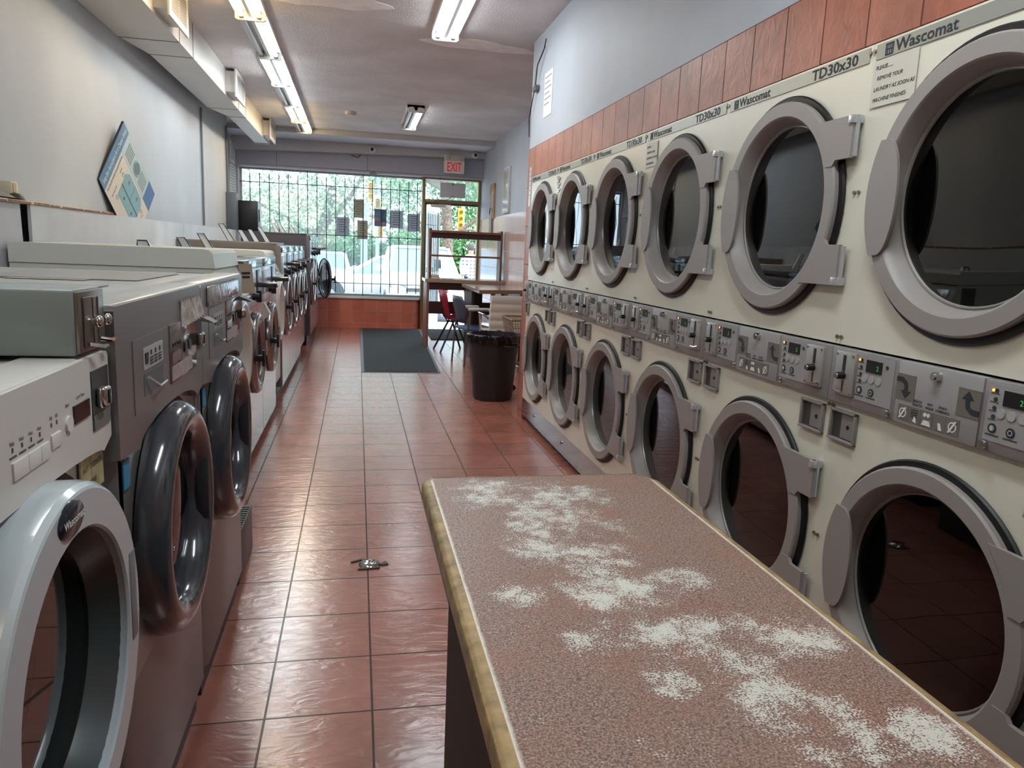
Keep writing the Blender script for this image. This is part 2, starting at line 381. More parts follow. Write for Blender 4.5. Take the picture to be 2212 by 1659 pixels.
# ================================================================== STACK DRYERS
HEX = None
def logo_mark(g, x, z, s, y):
    """small square maker's mark beside the lettering"""
    g.box(x, x + s, y - .0006, y, z, z + s * .12).box(x, x + s, y - .0006, y, z + s * .88, z + s)
    g.box(x, x + s * .1, y - .0006, y, z, z + s).box(x + s * .9, x + s, y - .0006, y, z, z + s)
    g.box(x + s * .2, x + s * .3, y - .0006, y, z + s * .1, z + s * .9).box(x + s * .46, x + s * .55, y - .0006, y, z, z + s).box(x + s * .7, x + s * .8, y - .0006, y, z + s * .1, z + s * .9)
    g.box(x, x + s, y - .0006, y, z + s * .45, z + s * .56)
def dryer_door(t, cz):
    cx = .412
    d = G()
    # flat grey rim with sloping bowl
    R, ri = .323, .276
    d.lathe([(R, -.010), (R, -.024), (R - .005, -.029), (ri + .004, -.029), (ri - .002, -.024), (.262, .018), (.256, .021), (.256, .028), (ri, .028), (R, -.002)], (cx, 0, cz), seg=72)
    for s_ in (1, -1):
        pts = [(cx + .20, cz + s_ * .228), (.792, cz + s_ * .228), (.792, cz + s_ * .116), (cx + .317, cz + s_ * .116), (cx + .304, cz + s_ * .10), (cx + .272, cz + s_ * .10), (cx + .262, cz + s_ * .14), (cx + .235, cz + s_ * .185)]
        d.prism(pts, -.0315, -.020)
    o = d.finish('door', greyp, t)
    g = G(); g.lathe([(.258, .020), (.2565, .0165), (.253, .0165), (.2515, .022), (.258, .025)], (cx, 0, cz), seg=64); g.finish('glass_ring', mat('glass_ring_grey', (158, 156, 152), .3, .2), o)
    g = G(); g.lathe([(0.0001, .0205), (.12, .021), (.2, .0215), (.2525, .0225)], (cx, 0, cz), seg=64); g.finish('glass', dark_glass, o, smooth=80)
    # handle plate on the left of the rim
    pts = [(cx - .262 + .050 * math.cos(a), cz + .143 * math.sin(a)) for a in [PI / 2 - PI * i / 16 for i in range(17)]]
    pts += [(cx - .3235 * math.cos(a), cz + .3235 * math.sin(a)) for a in [-.46 + .92 * i / 14 for i in range(15)]]
    g = G(); g.prism(pts, -.0365, -.0295); g.finish('handle', greyp, o)
    for s_ in (1, -1):
        g = G(); g.box(.776, .797, -.037, -.004, cz + s_ * .228 - (.022 if s_ > 0 else 0), cz + s_ * .228 + (0 if s_ > 0 else .022), .002)
        g.cyl((.792, -.018, cz + s_ * .228), (.792, -.018, cz + s_ * .12), .007, seg=10); g.finish('hinge', steel, o)
    return o
def control_side(t, x0, x1, flip):
    """coin slide plate and keypad; flip: plate at the right end"""
    g = G(); g.box(x0 + .001, x1 - .001, -.018, .02, .986, 1.139, .002); o = g.finish('control_panel', ctrlm, t)
    w_ = x1 - x0
    X = (lambda a: x1 - a) if flip else (lambda a: x0 + a)
    def bx(g, a, b, y0, y1, z0, z1, bv=0): xa, xb = sorted((X(a), X(b))); g.box(xa, xb, y0, y1, z0, z1, bv)
    g = G(); bx(g, .118, w_ - .014, -.0195, -.017, 1.010, 1.132); g.finish('keypad_label', ctrll, o)
    # coin slide plate
    g = G(); bx(g, .030, .112, -.026, -.016, 1.012, 1.130, .002)
    p = g.finish('coin_plate', mat('coin_plate_grey', (176, 175, 172), .3, .4), o)
    g = G(); bx(g, .064, .074, -.028, -.0262, 1.078, 1.122); bx(g, .068, .0715, -.0275, -.0255, 1.022, 1.052); g.finish('coin_slot', mat('slot_dark', (40, 38, 36), .5), o)
    g = G()
    for a in (.037, .105):
        for z in (1.020, 1.122): g.cyl((X(a), -.026, z), (X(a), -.0285, z), .0035, seg=8)
    g.each('plate_screw', chrome, o)
    g = G(); g.cyl((X(.070), -.026, 1.066), (X(.070), -.046, 1.066), .0105, .0095, seg=16); g.finish('coin_knob', blackm, o)
    g = G(); g.cyl((X(.070), -.046, 1.066), (X(.070), -.052, 1.066), .007, seg=12); g.finish('knob_cap', chrome, o)
    g = G(); g.tube([(X(.036), -.028, 1.026), (X(.05), -.034, 1.022), (X(.08), -.036, 1.022)], .0022, 6); g.finish('coin_lever', chrome, o)
    # display, buttons: the same reading order on both
    kx = (x0 + .118) if not flip else (x0 + .020)
    g = G(); g.box(kx + .034, kx + .094, -.0215, -.019, 1.090, 1.122); g.finish('display', blackm, o)
    g = G(); g.text('2', .017, kx + .075, 1.098, -.0222); g.finish('display_digit', ledg, o)
    g = G()
    for i in range(3): g.cyl((kx + .032 + i * .027, -.0195, 1.072), (kx + .032 + i * .027, -.0215, 1.072), .0105, seg=18)
    g.each('button', mat('button_grey', (172, 170, 169), .45), o)
    g = G()
    for i in range(4): g.cyl((kx + .014, -.0195, 1.118 - i * .0185), (kx + .014, -.0208, 1.118 - i * .0185), .0048, seg=10); g.box(kx + .001, kx + .022, -.0205, -.0195, 1.1115 - i * .0185, 1.1125 - i * .0185)
    for dx in (.016, .062):
        g.cyl((kx + dx, -.0195, 1.038), (kx + dx, -.0212, 1.038), .0105, seg=18)
        g.box(kx + dx - .016, kx + dx + .018, -.0205, -.0195, 1.0225, 1.0245)
    g.cyl((kx + .112, -.0195, 1.112), (kx + .112, -.0208, 1.112), .005, seg=10)
    g.finish('key_symbols', inkd, o)
    g = G()
    for dx in (.016, .062): g.lathe([(.0045, -.0216), (.0058, -.0216)], (kx + dx, 0, 1.038), seg=16)
    g.prism([(kx + .0125, 1.0385), (kx + .0195, 1.0385), (kx + .016, 1.042)], -.0222, -.0214); g.prism([(kx + .0125, 1.0375), (kx + .0195, 1.0375), (kx + .016, 1.034)], -.0222, -.0214)
    g.finish('key_arrows', whiteink, o)
    g = G(); g.cyl((kx + .006, -.0195, 1.118), (kx + .006, -.0215, 1.118), .003, seg=8); g.finish('indicator_lamp', led, o)
    g = G(); lx = x1 - .022 if not flip else x0 + .022
    g.cyl((lx, -.018, .999), (lx, -.029, .999), .010, .0085, seg=14); g.finish('lock', chrome, o)
dark_glass = None
def make_dryer():
    global dark_glass
    m = bpy.data.materials.new('tinted_door_glass'); m.use_nodes = True; nt = m.node_tree; N = nt.nodes; L = nt.links; N.remove(N['Principled BSDF'])
    t_ = N.new('ShaderNodeBsdfTransparent'); t_.inputs[0].default_value = (.09, .085, .085, 1)
    gl = N.new('ShaderNodeBsdfGlossy'); gl.inputs['Roughness'].default_value = .015
    lf = N.new('ShaderNodeLayerWeight'); lf.inputs[0].default_value = .5
    pw = N.new('ShaderNodeMath'); pw.operation = 'POWER'; pw.inputs[1].default_value = 3.2; L.new(lf.outputs['Facing'], pw.inputs[0])
    lw = N.new('ShaderNodeMath'); lw.operation = 'MULTIPLY_ADD'; lw.inputs[1].default_value = .85; lw.inputs[2].default_value = .06; lw.use_clamp = True; L.new(pw.outputs[0], lw.inputs[0])
    mx = N.new('ShaderNodeMixShader'); L.new(lw.outputs[0], mx.inputs[0]); L.new(t_.outputs[0], mx.inputs[1]); L.new(gl.outputs[0], mx.inputs[2]); L.new(mx.outputs[0], N['Material Output'].inputs[0])
    dark_glass = m
    t = thing('stack_dryer', '', 'tumble dryer', (1.3346, 1.865, 0), RIGHT, 'stacked tumble dryers along the wall')
    for cz, z0, z1 in ((1.535, 1.145, 1.94), (.572, .19, .982)):
        # front sheet with a round opening
        g = G(); n = 64; cx = .412; R = .285
        y0, y1 = 0, .004
        outer = []
        for i in range(n):
            a = 2 * PI * i / n; ca, sa = math.cos(a), math.sin(a)
            k = min((.399 if ca > 0 else .401) / max(abs(ca), 1e-6) if True else 0, ((z1 - cz) if sa > 0 else (cz - z0)) / max(abs(sa), 1e-6))
            outer.append((.4 + (k * ca) * 1.0, 0, cz + k * sa))
        for (cxx, czz) in ((.001, z0), (.799, z0), (.799, z1), (.001, z1)):
            j = min(range(n), key=lambda i: (outer[i][0] - cxx) ** 2 + (outer[i][2] - czz) ** 2); outer[j] = (cxx, 0, czz)
        inner = [(cx + R * math.cos(2 * PI * i / n), 0, cz + R * math.sin(2 * PI * i / n)) for i in range(n)]
        back = [(x, .03, z) for x, _, z in inner]
        edge = [(x, .03, z) for x, _, z in outer]
        g.loft([edge, outer, inner, back], cap=False)
        g.finish('front_panel', cream, t, smooth=20)
        g = G(); g.lathe([(.325, -.001), (.339, -.002), (.341, -.007), (.337, -.012), (.30, -.012), (.30, -.001)], (cx + .002, 0, cz), seg=72); g.finish('door_gasket', blackr, t)
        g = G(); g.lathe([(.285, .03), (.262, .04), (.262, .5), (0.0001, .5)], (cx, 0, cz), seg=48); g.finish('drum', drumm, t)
        dryer_door(t, cz)
    g = G(); g.box(.002, .798, .04, .62, .02, 1.93); 
    # cabinet carcass as thin shells so the drums stay open
    g.bm.clear()
    g.box(0.001, .012, .031, .62, .02, 1.938).box(.788, .799, .031, .62, .02, 1.938).box(.012, .788, .031, .62, 1.925, 1.938).box(.012, .788, .6, .62, .02, 1.925)
    g.finish('cabinet', cream, t)
    g = G(); g.box(.014, .788, -.003, -.0002, 1.896, 1.934); hs = g.finish('name_strip', strip, t)
    g = G(); logo_mark(g, .050, 1.899, .030, -.0032); g.text('Wascomat', .040, .088, 1.902, -.0036, wx=1.17, bold=.012); g.finish('maker_lettering', inkd, hs)
    g = G(); g.text('TD30x30', .042, .528, 1.901, -.0036, wx=1.32, bold=.014); g.finish('model_lettering', inkd, hs)
    control_side(t, 0, .271, False); control_side(t, .531, .80, True)
    g = G(); g.box(.272, .530, -.020, .02, .986, 1.139, .0015); o = g.finish('instruction_panel', ctrll, t)
    g = G(); g.box(.272, .335, -.0212, -.0195, 1.045, 1.108).box(.466, .530, -.0212, -.0195, 1.045, 1.108)
    for i in range(5): g.box(.287 + i * .0395, .324 + i * .0395, -.0212, -.0195, .996, 1.034)
    g.finish('pictogram_squares', taupe, o)
    g = G()  # the two bent arrows
    def arrow(cx, cz, sx, sz):
        pts = [(-.032, .024), (-.012, .024), (.004, .014), (.008, .002), (.008, -.008), (.018, -.008), (.002, -.026), (-.014, -.008), (-.004, -.008), (-.004, .002), (-.006, .008), (-.014, .012), (-.032, .012)]
        pts = [(cx + sx * x, cz + sz * z) for x, z in pts]
        g.prism(pts, -.0222, -.021)
    arrow(.304, 1.076, 1, 1); arrow(.498, 1.077, -1, -1)
    for i, (a, b) in enumerate((('SELECT/', 'SELECTO'), ('PAY/', 'PAGAR'), ('START/', 'COMIENZO'))):
        g.text(a, .0080, .349 + i * .0395, 1.0475, -.0208, 'CENTER', bold=.02); g.text(b, .0080, .349 + i * .0395, 1.0385, -.0208, 'CENTER', bold=.02)
    for i in range(4): g.box(.332, .354, -.0218, -.021, 1.026 - i * .0055, 1.0285 - i * .0055)
    g.finish('pictogram_ink', inkd, o)
    g = G()
    for cxx in (.305, .463):
        g.lathe([(.009, -.0218), (.012, -.0218), (.012, -.021), (.009, -.021)], (cxx, 0, 1.014), seg=20, closed_prof=True)
        g.prism([(cxx - .012, 1.0), (cxx - .006, 1.0), (cxx + .012, 1.028), (cxx + .006, 1.028)], -.0226, -.0212)
    g.prism([(.341, 1.0), (.353, .9975), (.350, 1.010), (.345, 1.012)], -.0222, -.0212)
    g.cyl((.378, -.0212, 1.024), (.378, -.0222, 1.024), .005, seg=12).cyl((.389, -.0212, 1.024), (.389, -.0222, 1.024), .005, seg=12).prism([(.370, .999), (.399, .999), (.393, 1.011), (.376, 1.011)], -.0222, -.0212)
    g.prism([(.420, 1.014), (.427, 1.014), (.434, .998), (.424, .998)], -.0222, -.0212)
    g.finish('pictogram_white', whiteink, o)
    g = G(); g.cyl((.402, -.02, 1.119), (.402, -.034, 1.119), .0125, .011, seg=18).cyl((.402, -.034, 1.119), (.402, -.037, 1.119), .007, seg=12); g.finish('lock', chrome, o)
    for x0 in (.010, .664):
        g = G(); fr = .008; x1 = x0 + .112; z0, z1 = .876, .966
        g.box(x0, x1, -.012, 0, z1 - fr, z1, .002).box(x0, x1, -.014, 0, z0, z0 + fr, .002).box(x0, x0 + fr, -.012, 0, z0, z1, .002).box(x1 - fr, x1, -.012, 0, z0, z1, .002)
        c_ = g.finish('coin_return', greyd, t)
        g = G(); g.box(x0 + fr, x1 - fr, -.0025, -.0005, z0 + fr, z1 - fr); g.finish('return_recess', mat('recess_dark_grey', (66, 62, 60), .5), c_)
        g = G(); g.box(x0 + .048, x1 - .010, -.006, -.003, z0 + .012, z1 - .010); g.finish('return_flap', mat('flap_grey', (128, 122, 120), .5), c_)
        g = G(); g.cyl((x0 + .078, -.006, z0 + .046), (x0 + .078, -.0072, z0 + .046), .006, seg=14); g.finish('return_hole', blackm, c_)
    g = G()
    for z in (1.92, 1.165, .97, 1.56, .58):
        for x in (.009, .791): g.cyl((x, -.001, z), (x, -.006, z), .0052, seg=8)
    g.each('screw', screwm, t)
    g = G(); g.box(.001, .799, .006, .03, .045, .187); k = g.finish('kick_panel', mat('kick_steel', (150, 148, 150), .12, .8), t)
    g = G(); g.cyl((.4, .006, .12), (.4, -.004, .12), .009, seg=12); g.finish('lock', chrome, k)
    g = G(); g.box(.001, .799, .05, .6, 0, .045); g.finish('plinth', blackm, t)
    return t
D0 = make_dryer()
dl = ['nearest stacked cream dryer, beside the folding table, with the lettered paper notice',
      'second stacked cream dryer from the folding table, reflecting the tilted blue sign',
      'third stacked cream dryer, with small torn notice by its upper door',
      'fourth stacked cream dryer, its upper glass reflecting a lettered white sheet',
      'fifth stacked cream dryer, with crinkled tape on its upper corner',
      'farthest stacked cream dryer, against the tiled pier behind the black trash can']
DR = [D0] + [copy_tree(D0) for _ in range(5)]
for k, o in enumerate(DR): o.location = (1.3346, 1.865 + .8 * k, 0); o['label'] = dl[k]

def notice(k, x0, z0, wd, ht, lines, size, label, name='paper_notice', tilt=0, y=-.002, pm=None):
    t = thing(name, label, 'notice', (1.3346 + y - .001, 1.865 + .8 * k - x0, z0), RIGHT)
    G().box(0, wd, -.0008, 0, 0, ht).finish('sheet', pm or paper, t)
    g = G(); n = len(lines); st = ht / (n + .4)
    for i, s_ in enumerate(lines): g.text(s_, size, .01, ht - st * (i + .9), -.0015, shear=.25 if tilt else 0)
    g.finish('lettering', inkd, t)
    return t
notice(0, .012, 1.775, .165, .118, ['PLEASE.......', '  REMOVE YOUR', 'LAUNDRY AS SOON AS', 'MACHINE FINISHES-'], .0142, 'white paper notice taped to the nearest dryer, reading please remove your laundry', tilt=1, pm=mat('taped_paper', (208, 204, 190), .4))
notice(2, .012, 1.775, .135, .110, ['PLEASE.......', ' REMOVE YOUR', 'LAUNDRY AS SOON', 'MACHINE FIN-'], .0135, 'torn paper notice taped at the upper corner of the third dryer', tilt=1, pm=mat('taped_paper', (208, 204, 190), .4))
g = G()
for i in range(9): z = 1.77 + i * .012; g.box(-.004, .05 + .02 * math.sin(i * 2), -.004 - .002 * (i % 3), -.002, z, z + .011)
t = tag(g.finish('tape_scrap', tapem), 'crinkled clear tape scrap on the fifth dryer by its name strip', 'tape'); t.location = (1.334, 1.865 + .8 * 4, 0); t.rotation_euler = (0, 0, RIGHT)

# ================================================================== LEFT WALL: chase, duct, fittings
def left_side():
    # low boxed chase behind the washers
    struct(G().box(-1.535, -1.52, 4.02, 7.25, 0, 1.484).box(-1.535, -1.52, 7.255, 10.2, 0, 1.484), 'trim_7', mat('chase_board', (196, 199, 203), .5, noise=.04, nscale=3))
    struct(G().hull([(-1.545, -3.15, 0), (-1.53, -3.15, 0), (-1.53, 4.0, 0), (-1.545, 4.0, 0)], [(-1.545, -3.15, 1.484), (-1.53, -3.15, 1.484), (-1.53, 3.93, 1.484), (-1.545, 3.93, 1.484)]), 'trim_8', mat('chase_board_near', (188, 190, 196), .5, noise=.04, nscale=3))
    o = G().box(-1.638, -1.515, -3.1, 5.2, 1.486, 1.50).finish('shelf_board', mat('worn_board', (206, 198, 180), .6, noise=.06, nscale=20))
    tag(o, 'thin worn painted board lying on the ledge, its edge chipped to brown wood', 'board')
    g = G()
    y = 3.5
    while y < 5.3:
        l = rnd.uniform(.05, .22); g.box(-1.5149, -1.514, y, min(y + l, 5.19), 1.487, 1.4955 + rnd.uniform(-.002, .003)); y += l + rnd.uniform(.0, .04)
    g.finish('chipped_edge', mat('bare_wood_edge', (150, 100, 68), .7, noise=.2, nscale=30), o)
left_side()

def duct():
    t = thing('air_duct', 'long off-white sheet metal air duct under the ceiling by the left wall', 'air duct', (0, 0, 0))
    R = -1.24; zb = 2.72; T = CEIL
    def ring(y, xl): return [(xl, y, zb), (R, y, zb), (R, y, T), (xl, y, T)]
    G().loft([ring(1.0, -1.637), ring(5.99, -1.637)]).finish('duct_section', ductm, t, smooth=0)
    G().loft([ring(5.995, -1.637), ring(6.45, -1.551)]).finish('duct_taper', ductm, t, smooth=0)
    G().loft([ring(6.455, -1.551), ring(8.73, -1.551)]).finish('duct_section', ductm, t, smooth=0)
    G().loft([ring(8.735, -1.551), ring(9.25, -1.424)]).finish('duct_taper', ductm, t, smooth=0)
    G().loft([ring(9.255, -1.424), ring(11.48, -1.424)]).finish('duct_section', ductm, t, smooth=0)
    seam = mat('duct_seam', (120, 112, 104), .6)
    g = G()
    for y, xl in ((5.992, -1.638), (6.452, -1.552), (8.732, -1.552), (9.252, -1.425)):
        g.box(xl, R + .003, y - .003, y + .003, zb - .003, zb + .002).box(R, R + .003, y - .003, y + .003, zb, T)
    g.each('seam', seam, t)
    G().box(-1.43, R + .012, 11.48, 11.5, zb - .012, T - .005).finish('end_cap', ductm, t)
    boot = mat('duct_boot_cream', (224, 210, 186), .45)
    for y0, y1 in ((5.30, 5.74), (7.93, 8.42), (10.86, 11.36)):
        g = G(); g.box(R, -1.15, y0, y1, 2.755, 2.945); b = g.finish('outlet_boot', ductm, t)
        g = G(); g.box(-1.152, -1.135, y0 - .05, y1 + .05, 2.705, 2.967, .003); gg = g.finish('grille_frame', ductm, b)
        g = G()
        for i in range(2): g.box(-1.1348, -1.134, y0 + .01 + i * (y1 - y0) / 2, y0 - .02 + (i + 1) * (y1 - y0) / 2, 2.75, 2.92)
        for i in range(9): z = 2.755 + i * .018; g.box(-1.137, -1.1325, y0 + .012, y1 - .012, z, z + .004)
        g.finish('louvres', mat('louvre_grey', (150, 146, 140), .5), b)
duct()

def lights():
    cold = (240, 250, 255); warm = (255, 222, 160)
    def fixture(x, y0, y1, zb, tubes, label, power, group, col, w_=.21):
        t = thing('fluorescent_fixture', label, 'ceiling light', (x, (y0 + y1) / 2, CEIL), 0, group)
        L = (y1 - y0) / 2; h = w_ / 2; body = mat('fixture_white', (226, 226, 222), .35)
        g = G()  # tray: sloped reflector sides
        g.loft([[(-h, -L, 0), (-h, -L, -.035), (-h * .55, -L, -.02), (-.022, -L, -.025), (-.012, -L, -.06), (.012, -L, -.06), (.022, -L, -.025), (h * .55, -L, -.02), (h, -L, -.035), (h, -L, 0)],
                [(-h, L, 0), (-h, L, -.035), (-h * .55, L, -.02), (-.022, L, -.025), (-.012, L, -.06), (.012, L, -.06), (.022, L, -.025), (h * .55, L, -.02), (h, L, -.035), (h, L, 0)]])
        g.finish('tray', body, t, smooth=0)
        for s_ in (1, -1):
            G().prism([(-h, 0), (-h, zb + .012), (-h * .8, zb), (h * .8, zb), (h, zb + .012), (h, 0)], s_ * L - (.008 if s_ > 0 else 0), s_ * L + (0 if s_ > 0 else .008)).finish('end_plate', body, t)
        for i, on in enumerate(tubes):
            xx = (-1 if i == 0 else 1) * h * .56
            m = mat('tube_%d_%d' % (on, col == warm), (235, 238, 240) if on else (190, 192, 196), .3, emit=(warm if col == warm else cold) if on else None, est=(15.0 if on == 1 else 6.0) if on else 0)
            G().cyl((xx, -L + .03, -.052), (xx, L - .03, -.052), .0165, seg=14).finish('tube', m, t, smooth=60)
            g = G()
            for s_ in (1, -1): g.box(xx - .014, xx + .014, s_ * (L - .022) - .012, s_ * (L - .022) + .012, -.07, -.02)
            g.each('socket', mat('socket_grey', (120, 116, 110), .5), t)
        if power:
            ld = bpy.data.lights.new('fixture_light', 'AREA'); ld.shape = 'RECTANGLE'; ld.size = w_; ld.size_y = 2 * L * .95; ld.energy = power * .58
            ld.color = (1, .88, .74) if col == warm else (.88, .96, 1); lo = bpy.data.objects.new('fixture_light', ld); COL.objects.link(lo)
            lo.location = (x, (y0 + y1) / 2, CEIL - .09)
        return t
    g1 = 'continuous row of strip lights beside the duct'; X = -.745; zb = -.085
    fixture(X, 4.74, 5.90, zb, (1, 1), 'strip light nearest the camera in the long row, with two warm tubes', 16, g1, warm)
    fixture(X, 5.91, 7.04, zb, (0, 2), 'second strip light in the long row, half dark with one bluish tube', 7, g1, cold)
    fixture(X, 7.05, 8.21, zb, (1, 1), 'third strip light in the long row, with two bright cold white tubes', 22, g1, cold)
    fixture(X, 8.22, 9.38, zb, (0, 1), 'fourth strip light in the long row, one cold tube lit beside a dark socket', 12, g1, cold)
    fixture(X, 9.39, 10.53, zb, (1, 1), 'fifth strip light in the long row, with two yellow-warm tubes', 16, g1, warm)
    fixture(X, 10.54, 11.45, zb, (0, 1), 'last strip light of the long row, one warm tube nearest the window', 9, g1, warm)
    fixture(.635, 4.75, 5.93, -.085, (1, 1), 'separate bright strip light over the dryers, ending at the plaster patch', 16, 'single strip lights near the dryers', cold, .2)
    fixture(.655, 9.05, 10.40, -.085, (0, 1), 'small separate strip light towards the door, one tube dark', 12, 'single strip lights near the dryers', cold, .2)
    # unseen strip lights, added to light the near part of the shop
    for x, y0, p, c in ((-.745, 2.2, 9, cold), (.635, 1.2, 24, cold), (-.745, -1.0, 10, warm)):
        ld = bpy.data.lights.new('added_shop_light', 'AREA'); ld.shape = 'RECTANGLE'; ld.size = .2; ld.size_y = 1.1; ld.energy = p * .6; ld.color = (1, .93, .85) if c == warm else (.90, .97, 1)
        lo = bpy.data.objects.new('added_shop_light', ld); COL.objects.link(lo); lo.location = (x, y0, CEIL - .09)
        fixture(x, y0 - .58, y0 + .58, zb, (1, 1), 'added unseen strip light over the near part of the shop', 0, 'added unseen strip lights over the near part of the shop', c)
lights()

# ================================================================== LEFT MACHINES
wht = mat('washer_white', (214, 212, 206), .3)
sil = mat('washer_silver', (134, 131, 131), .3, .5)
sild = mat('washer_silver_dark', (104, 101, 102), .35, .4)
topm = mat('washer_top_grey', (168, 168, 164), .32, .1)
def coin_drop(t, x, z, y):
    """flat plate darkened like a shaded recess, with a chrome coin block"""
    g = G(); g.box(x, x + .083, y - .002, y + .0005, z, z + .10); o = g.finish('coin_recess_plate', mat('recess_shade_dark', (62, 66, 66), .4), t)  # flat plate, its dark colour stands in for recess shade
    g = G(); g.box(x + .012, x + .05, y - .018, y - .002, z + .035, z + .072, .007, 3); g.finish('coin_block', chrome, o)
    g = G(); g.box(x + .027, x + .035, y - .0195, y - .0175, z + .042, z + .066, .002); g.finish('coin_slot', blackm, o)
    g = G(); g.prismx([(y - .002, z + .001), (y - .0035, z + .001), (y - .0025, z + .026)], x + .001, x + .082); g.finish('coin_chute', mat('chute_grey', (120, 128, 126), .35, .3), o)
def front_loader(label, w_, zb, zt, xf, y0, body, fascia, ringm, doorz, R, side=None, yd=.80, ph=0, glassr=.172, emblem=False, dx=.0, fz=1.0, arch=.03):
    t = thing('front_load_washer', label, 'washing machine', (xf, y0, 0), LEFT, None)
    # body: rounded front corners
    b = .035
    def plan(x0, x1, yf): return [(x0, yd), (x0, yf + b), (x0 + b * .3, yf + b * .3), (x0 + b, yf), (x1 - b, yf), (x1 - b * .3, yf + b * .3), (x1, yf + b), (x1, yd)]
    n = 56; cx = w_ / 2 + dx; cz = doorz; Ro = R * .86
    g = G(); P_ = plan(.002, w_ - .002, .012); g.hull([(x, y, zb) for x, y in P_], [(x, y, cz - Ro - .0) for x, y in P_])
    g.finish('lower_body', [body], t)
    g = G(); g.box(.002, .03, .05, yd, cz - Ro, zt - .02).box(w_ - .03, w_ - .002, .05, yd, cz - Ro, zt - .02)
    outer = []; z0, z1 = cz - Ro, fz + .06
    for i in range(n):
        a = 2 * PI * i / n; ca, sa = math.cos(a), math.sin(a)
        k = min((w_ / 2 - b) / max(abs(ca), 1e-6), ((z1 - cz) if sa > 0 else (cz - z0)) / max(abs(sa), 1e-6)); outer.append((cx + k * ca, .012, cz + k * sa))
    for (a_, b_) in ((b, z0), (w_ - b, z0), (w_ - b, z1), (b, z1)):
        j = min(range(n), key=lambda i: (outer[i][0] - a_) ** 2 + (outer[i][2] - b_) ** 2); outer[j] = (a_, .012, b_)
    ri = R * .80
    inner = [(cx + ri * math.cos(2 * PI * i / n), .02, cz + ri * math.sin(2 * PI * i / n)) for i in range(n)]
    inner2 = [(cx + ri * .9 * math.cos(2 * PI * i / n), .09, cz + ri * .9 * math.sin(2 * PI * i / n)) for i in range(n)]
    g.loft([outer, inner, inner2], cap=False)
    for x0, x1, s_ in ((.002, b, 1), (w_ - b, w_ - .002, -1)):
        q = [(x0, .012 + b), (x0 + (b * .3 if s_ > 0 else 0), .012 + (b * .3 if s_ > 0 else 0)), (b, .012)] if s_ > 0 else [(w_ - b, .012), (x1 - b * .3, .012 + b * .3), (x1, .012 + b)]
        g.loft([[(x, y, z0) for x, y in q], [(x, y, z1) for x, y in q]], cap=False, closed=False)
    g.finish('front_shell', [body], t, smooth=50)
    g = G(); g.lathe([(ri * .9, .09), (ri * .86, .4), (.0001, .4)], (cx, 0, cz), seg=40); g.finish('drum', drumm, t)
    # fascia with the raised arch over the door
    lo = [(0, fz), (w_ * .10, fz)]
    for i in range(13):
        a = PI * (1 - i / 12); lo.append((cx + R * .98 * math.cos(a), fz - .012 + (arch + .012) * math.sin(a)))
    lo += [(w_, fz + .006)]
    lo[1] = (w_ * .05, fz)
    pts = lo + [(w_, zt - .008), (w_ - .006, zt), (.006, zt), (0, zt - .008)]
    g = G(); g.prism(pts, -.004, .05)
    g.bm.normal_update(); fa = g.finish('control_fascia', fascia, t, smooth=30)
    g = G(); g.box(.0, w_, .05, yd, fz, zt - .002, .006).box(.004, w_ - .004, -.0, .09, zt - .012, zt + .004, .007); g.finish('top_cover', topm if fascia is not wht else wht, t)
    # door ring: thick rounded torus
    prof = []
    for i in range(15):
        a = PI * i / 14; prof.append((R * .845 + R * .155 * math.cos(a), .012 - .058 * math.sin(a)))
    if emblem: prof = [(R, .02), (R, -.026), (R * .992, -.040), (R * .97, -.048), (R * .955, -.050), (R * .765, -.050), (R * .752, -.046), (R * .75, -.03)]
    prof += [(glassr * 1.03, .012), (glassr * .98, .03), (glassr * .98, .06), (R, .06)]
    g = G(); g.lathe(prof, (cx, 0, cz), seg=64, closed_prof=True); d = g.finish('door', ringm, t, smooth=24 if emblem else 60)
    if emblem:
        g = G(); g.lathe([(R * .752, -.036), (glassr, .004), (glassr * .98, .012)], (cx, 0, cz), seg=56); g.finish('door_bowl', mat('bowl_slate', (70, 78, 78), .25), d, smooth=60)
        g = G(); g.lathe([(.0001, .008), (glassr * .6, .008), (glassr, .006)], (cx, 0, cz), seg=48); g.finish('door_glass', dark_glass, d, smooth=80)
    else:
        g = G(); g.lathe([(.0001, -.012), (glassr * .6, -.008), (glassr * 1.02, .012)], (cx, 0, cz), seg=48); g.finish('door_glass', dark_glass, d, smooth=80)
    g = G(); hx = cx + R * .80
    if emblem: g.box(cx + R * .79, cx + R * .90, -.0512, -.04, cz - .07, cz + .09, .001)
    else: g.box(hx - .035, hx + .010, -.042, -.01, cz - .08, cz + .085, .004)
    g.finish('door_handle', mat('handle_shade_' + ringm.name, (52, 54, 58) if ringm is not ringw else (118, 128, 130), .4), d)  # flush plate darkened so the handle reads as a shaded recess
    g = G(); g.lathe([(R * 1.0, .010), (R * 1.045, .006), (R * 1.06, .012)], (cx, 0, cz), seg=56, a0=.15 * PI, a1=.95 * PI); g.finish('door_shade_strip', blackr, t)  # black strip painted in for the shade over the door ring
    g = G(); g.box(.03, w_ - .03, .016, .02, zb + .26, zb + .263); g.finish('panel_line', sild, t)
    return t, fa, d, fz
ringw = mat('door_ring_pale', (188, 200, 204), .22, coat=.4)
ringd = mat('door_ring_dark', (62, 66, 72), .16, coat=.7)
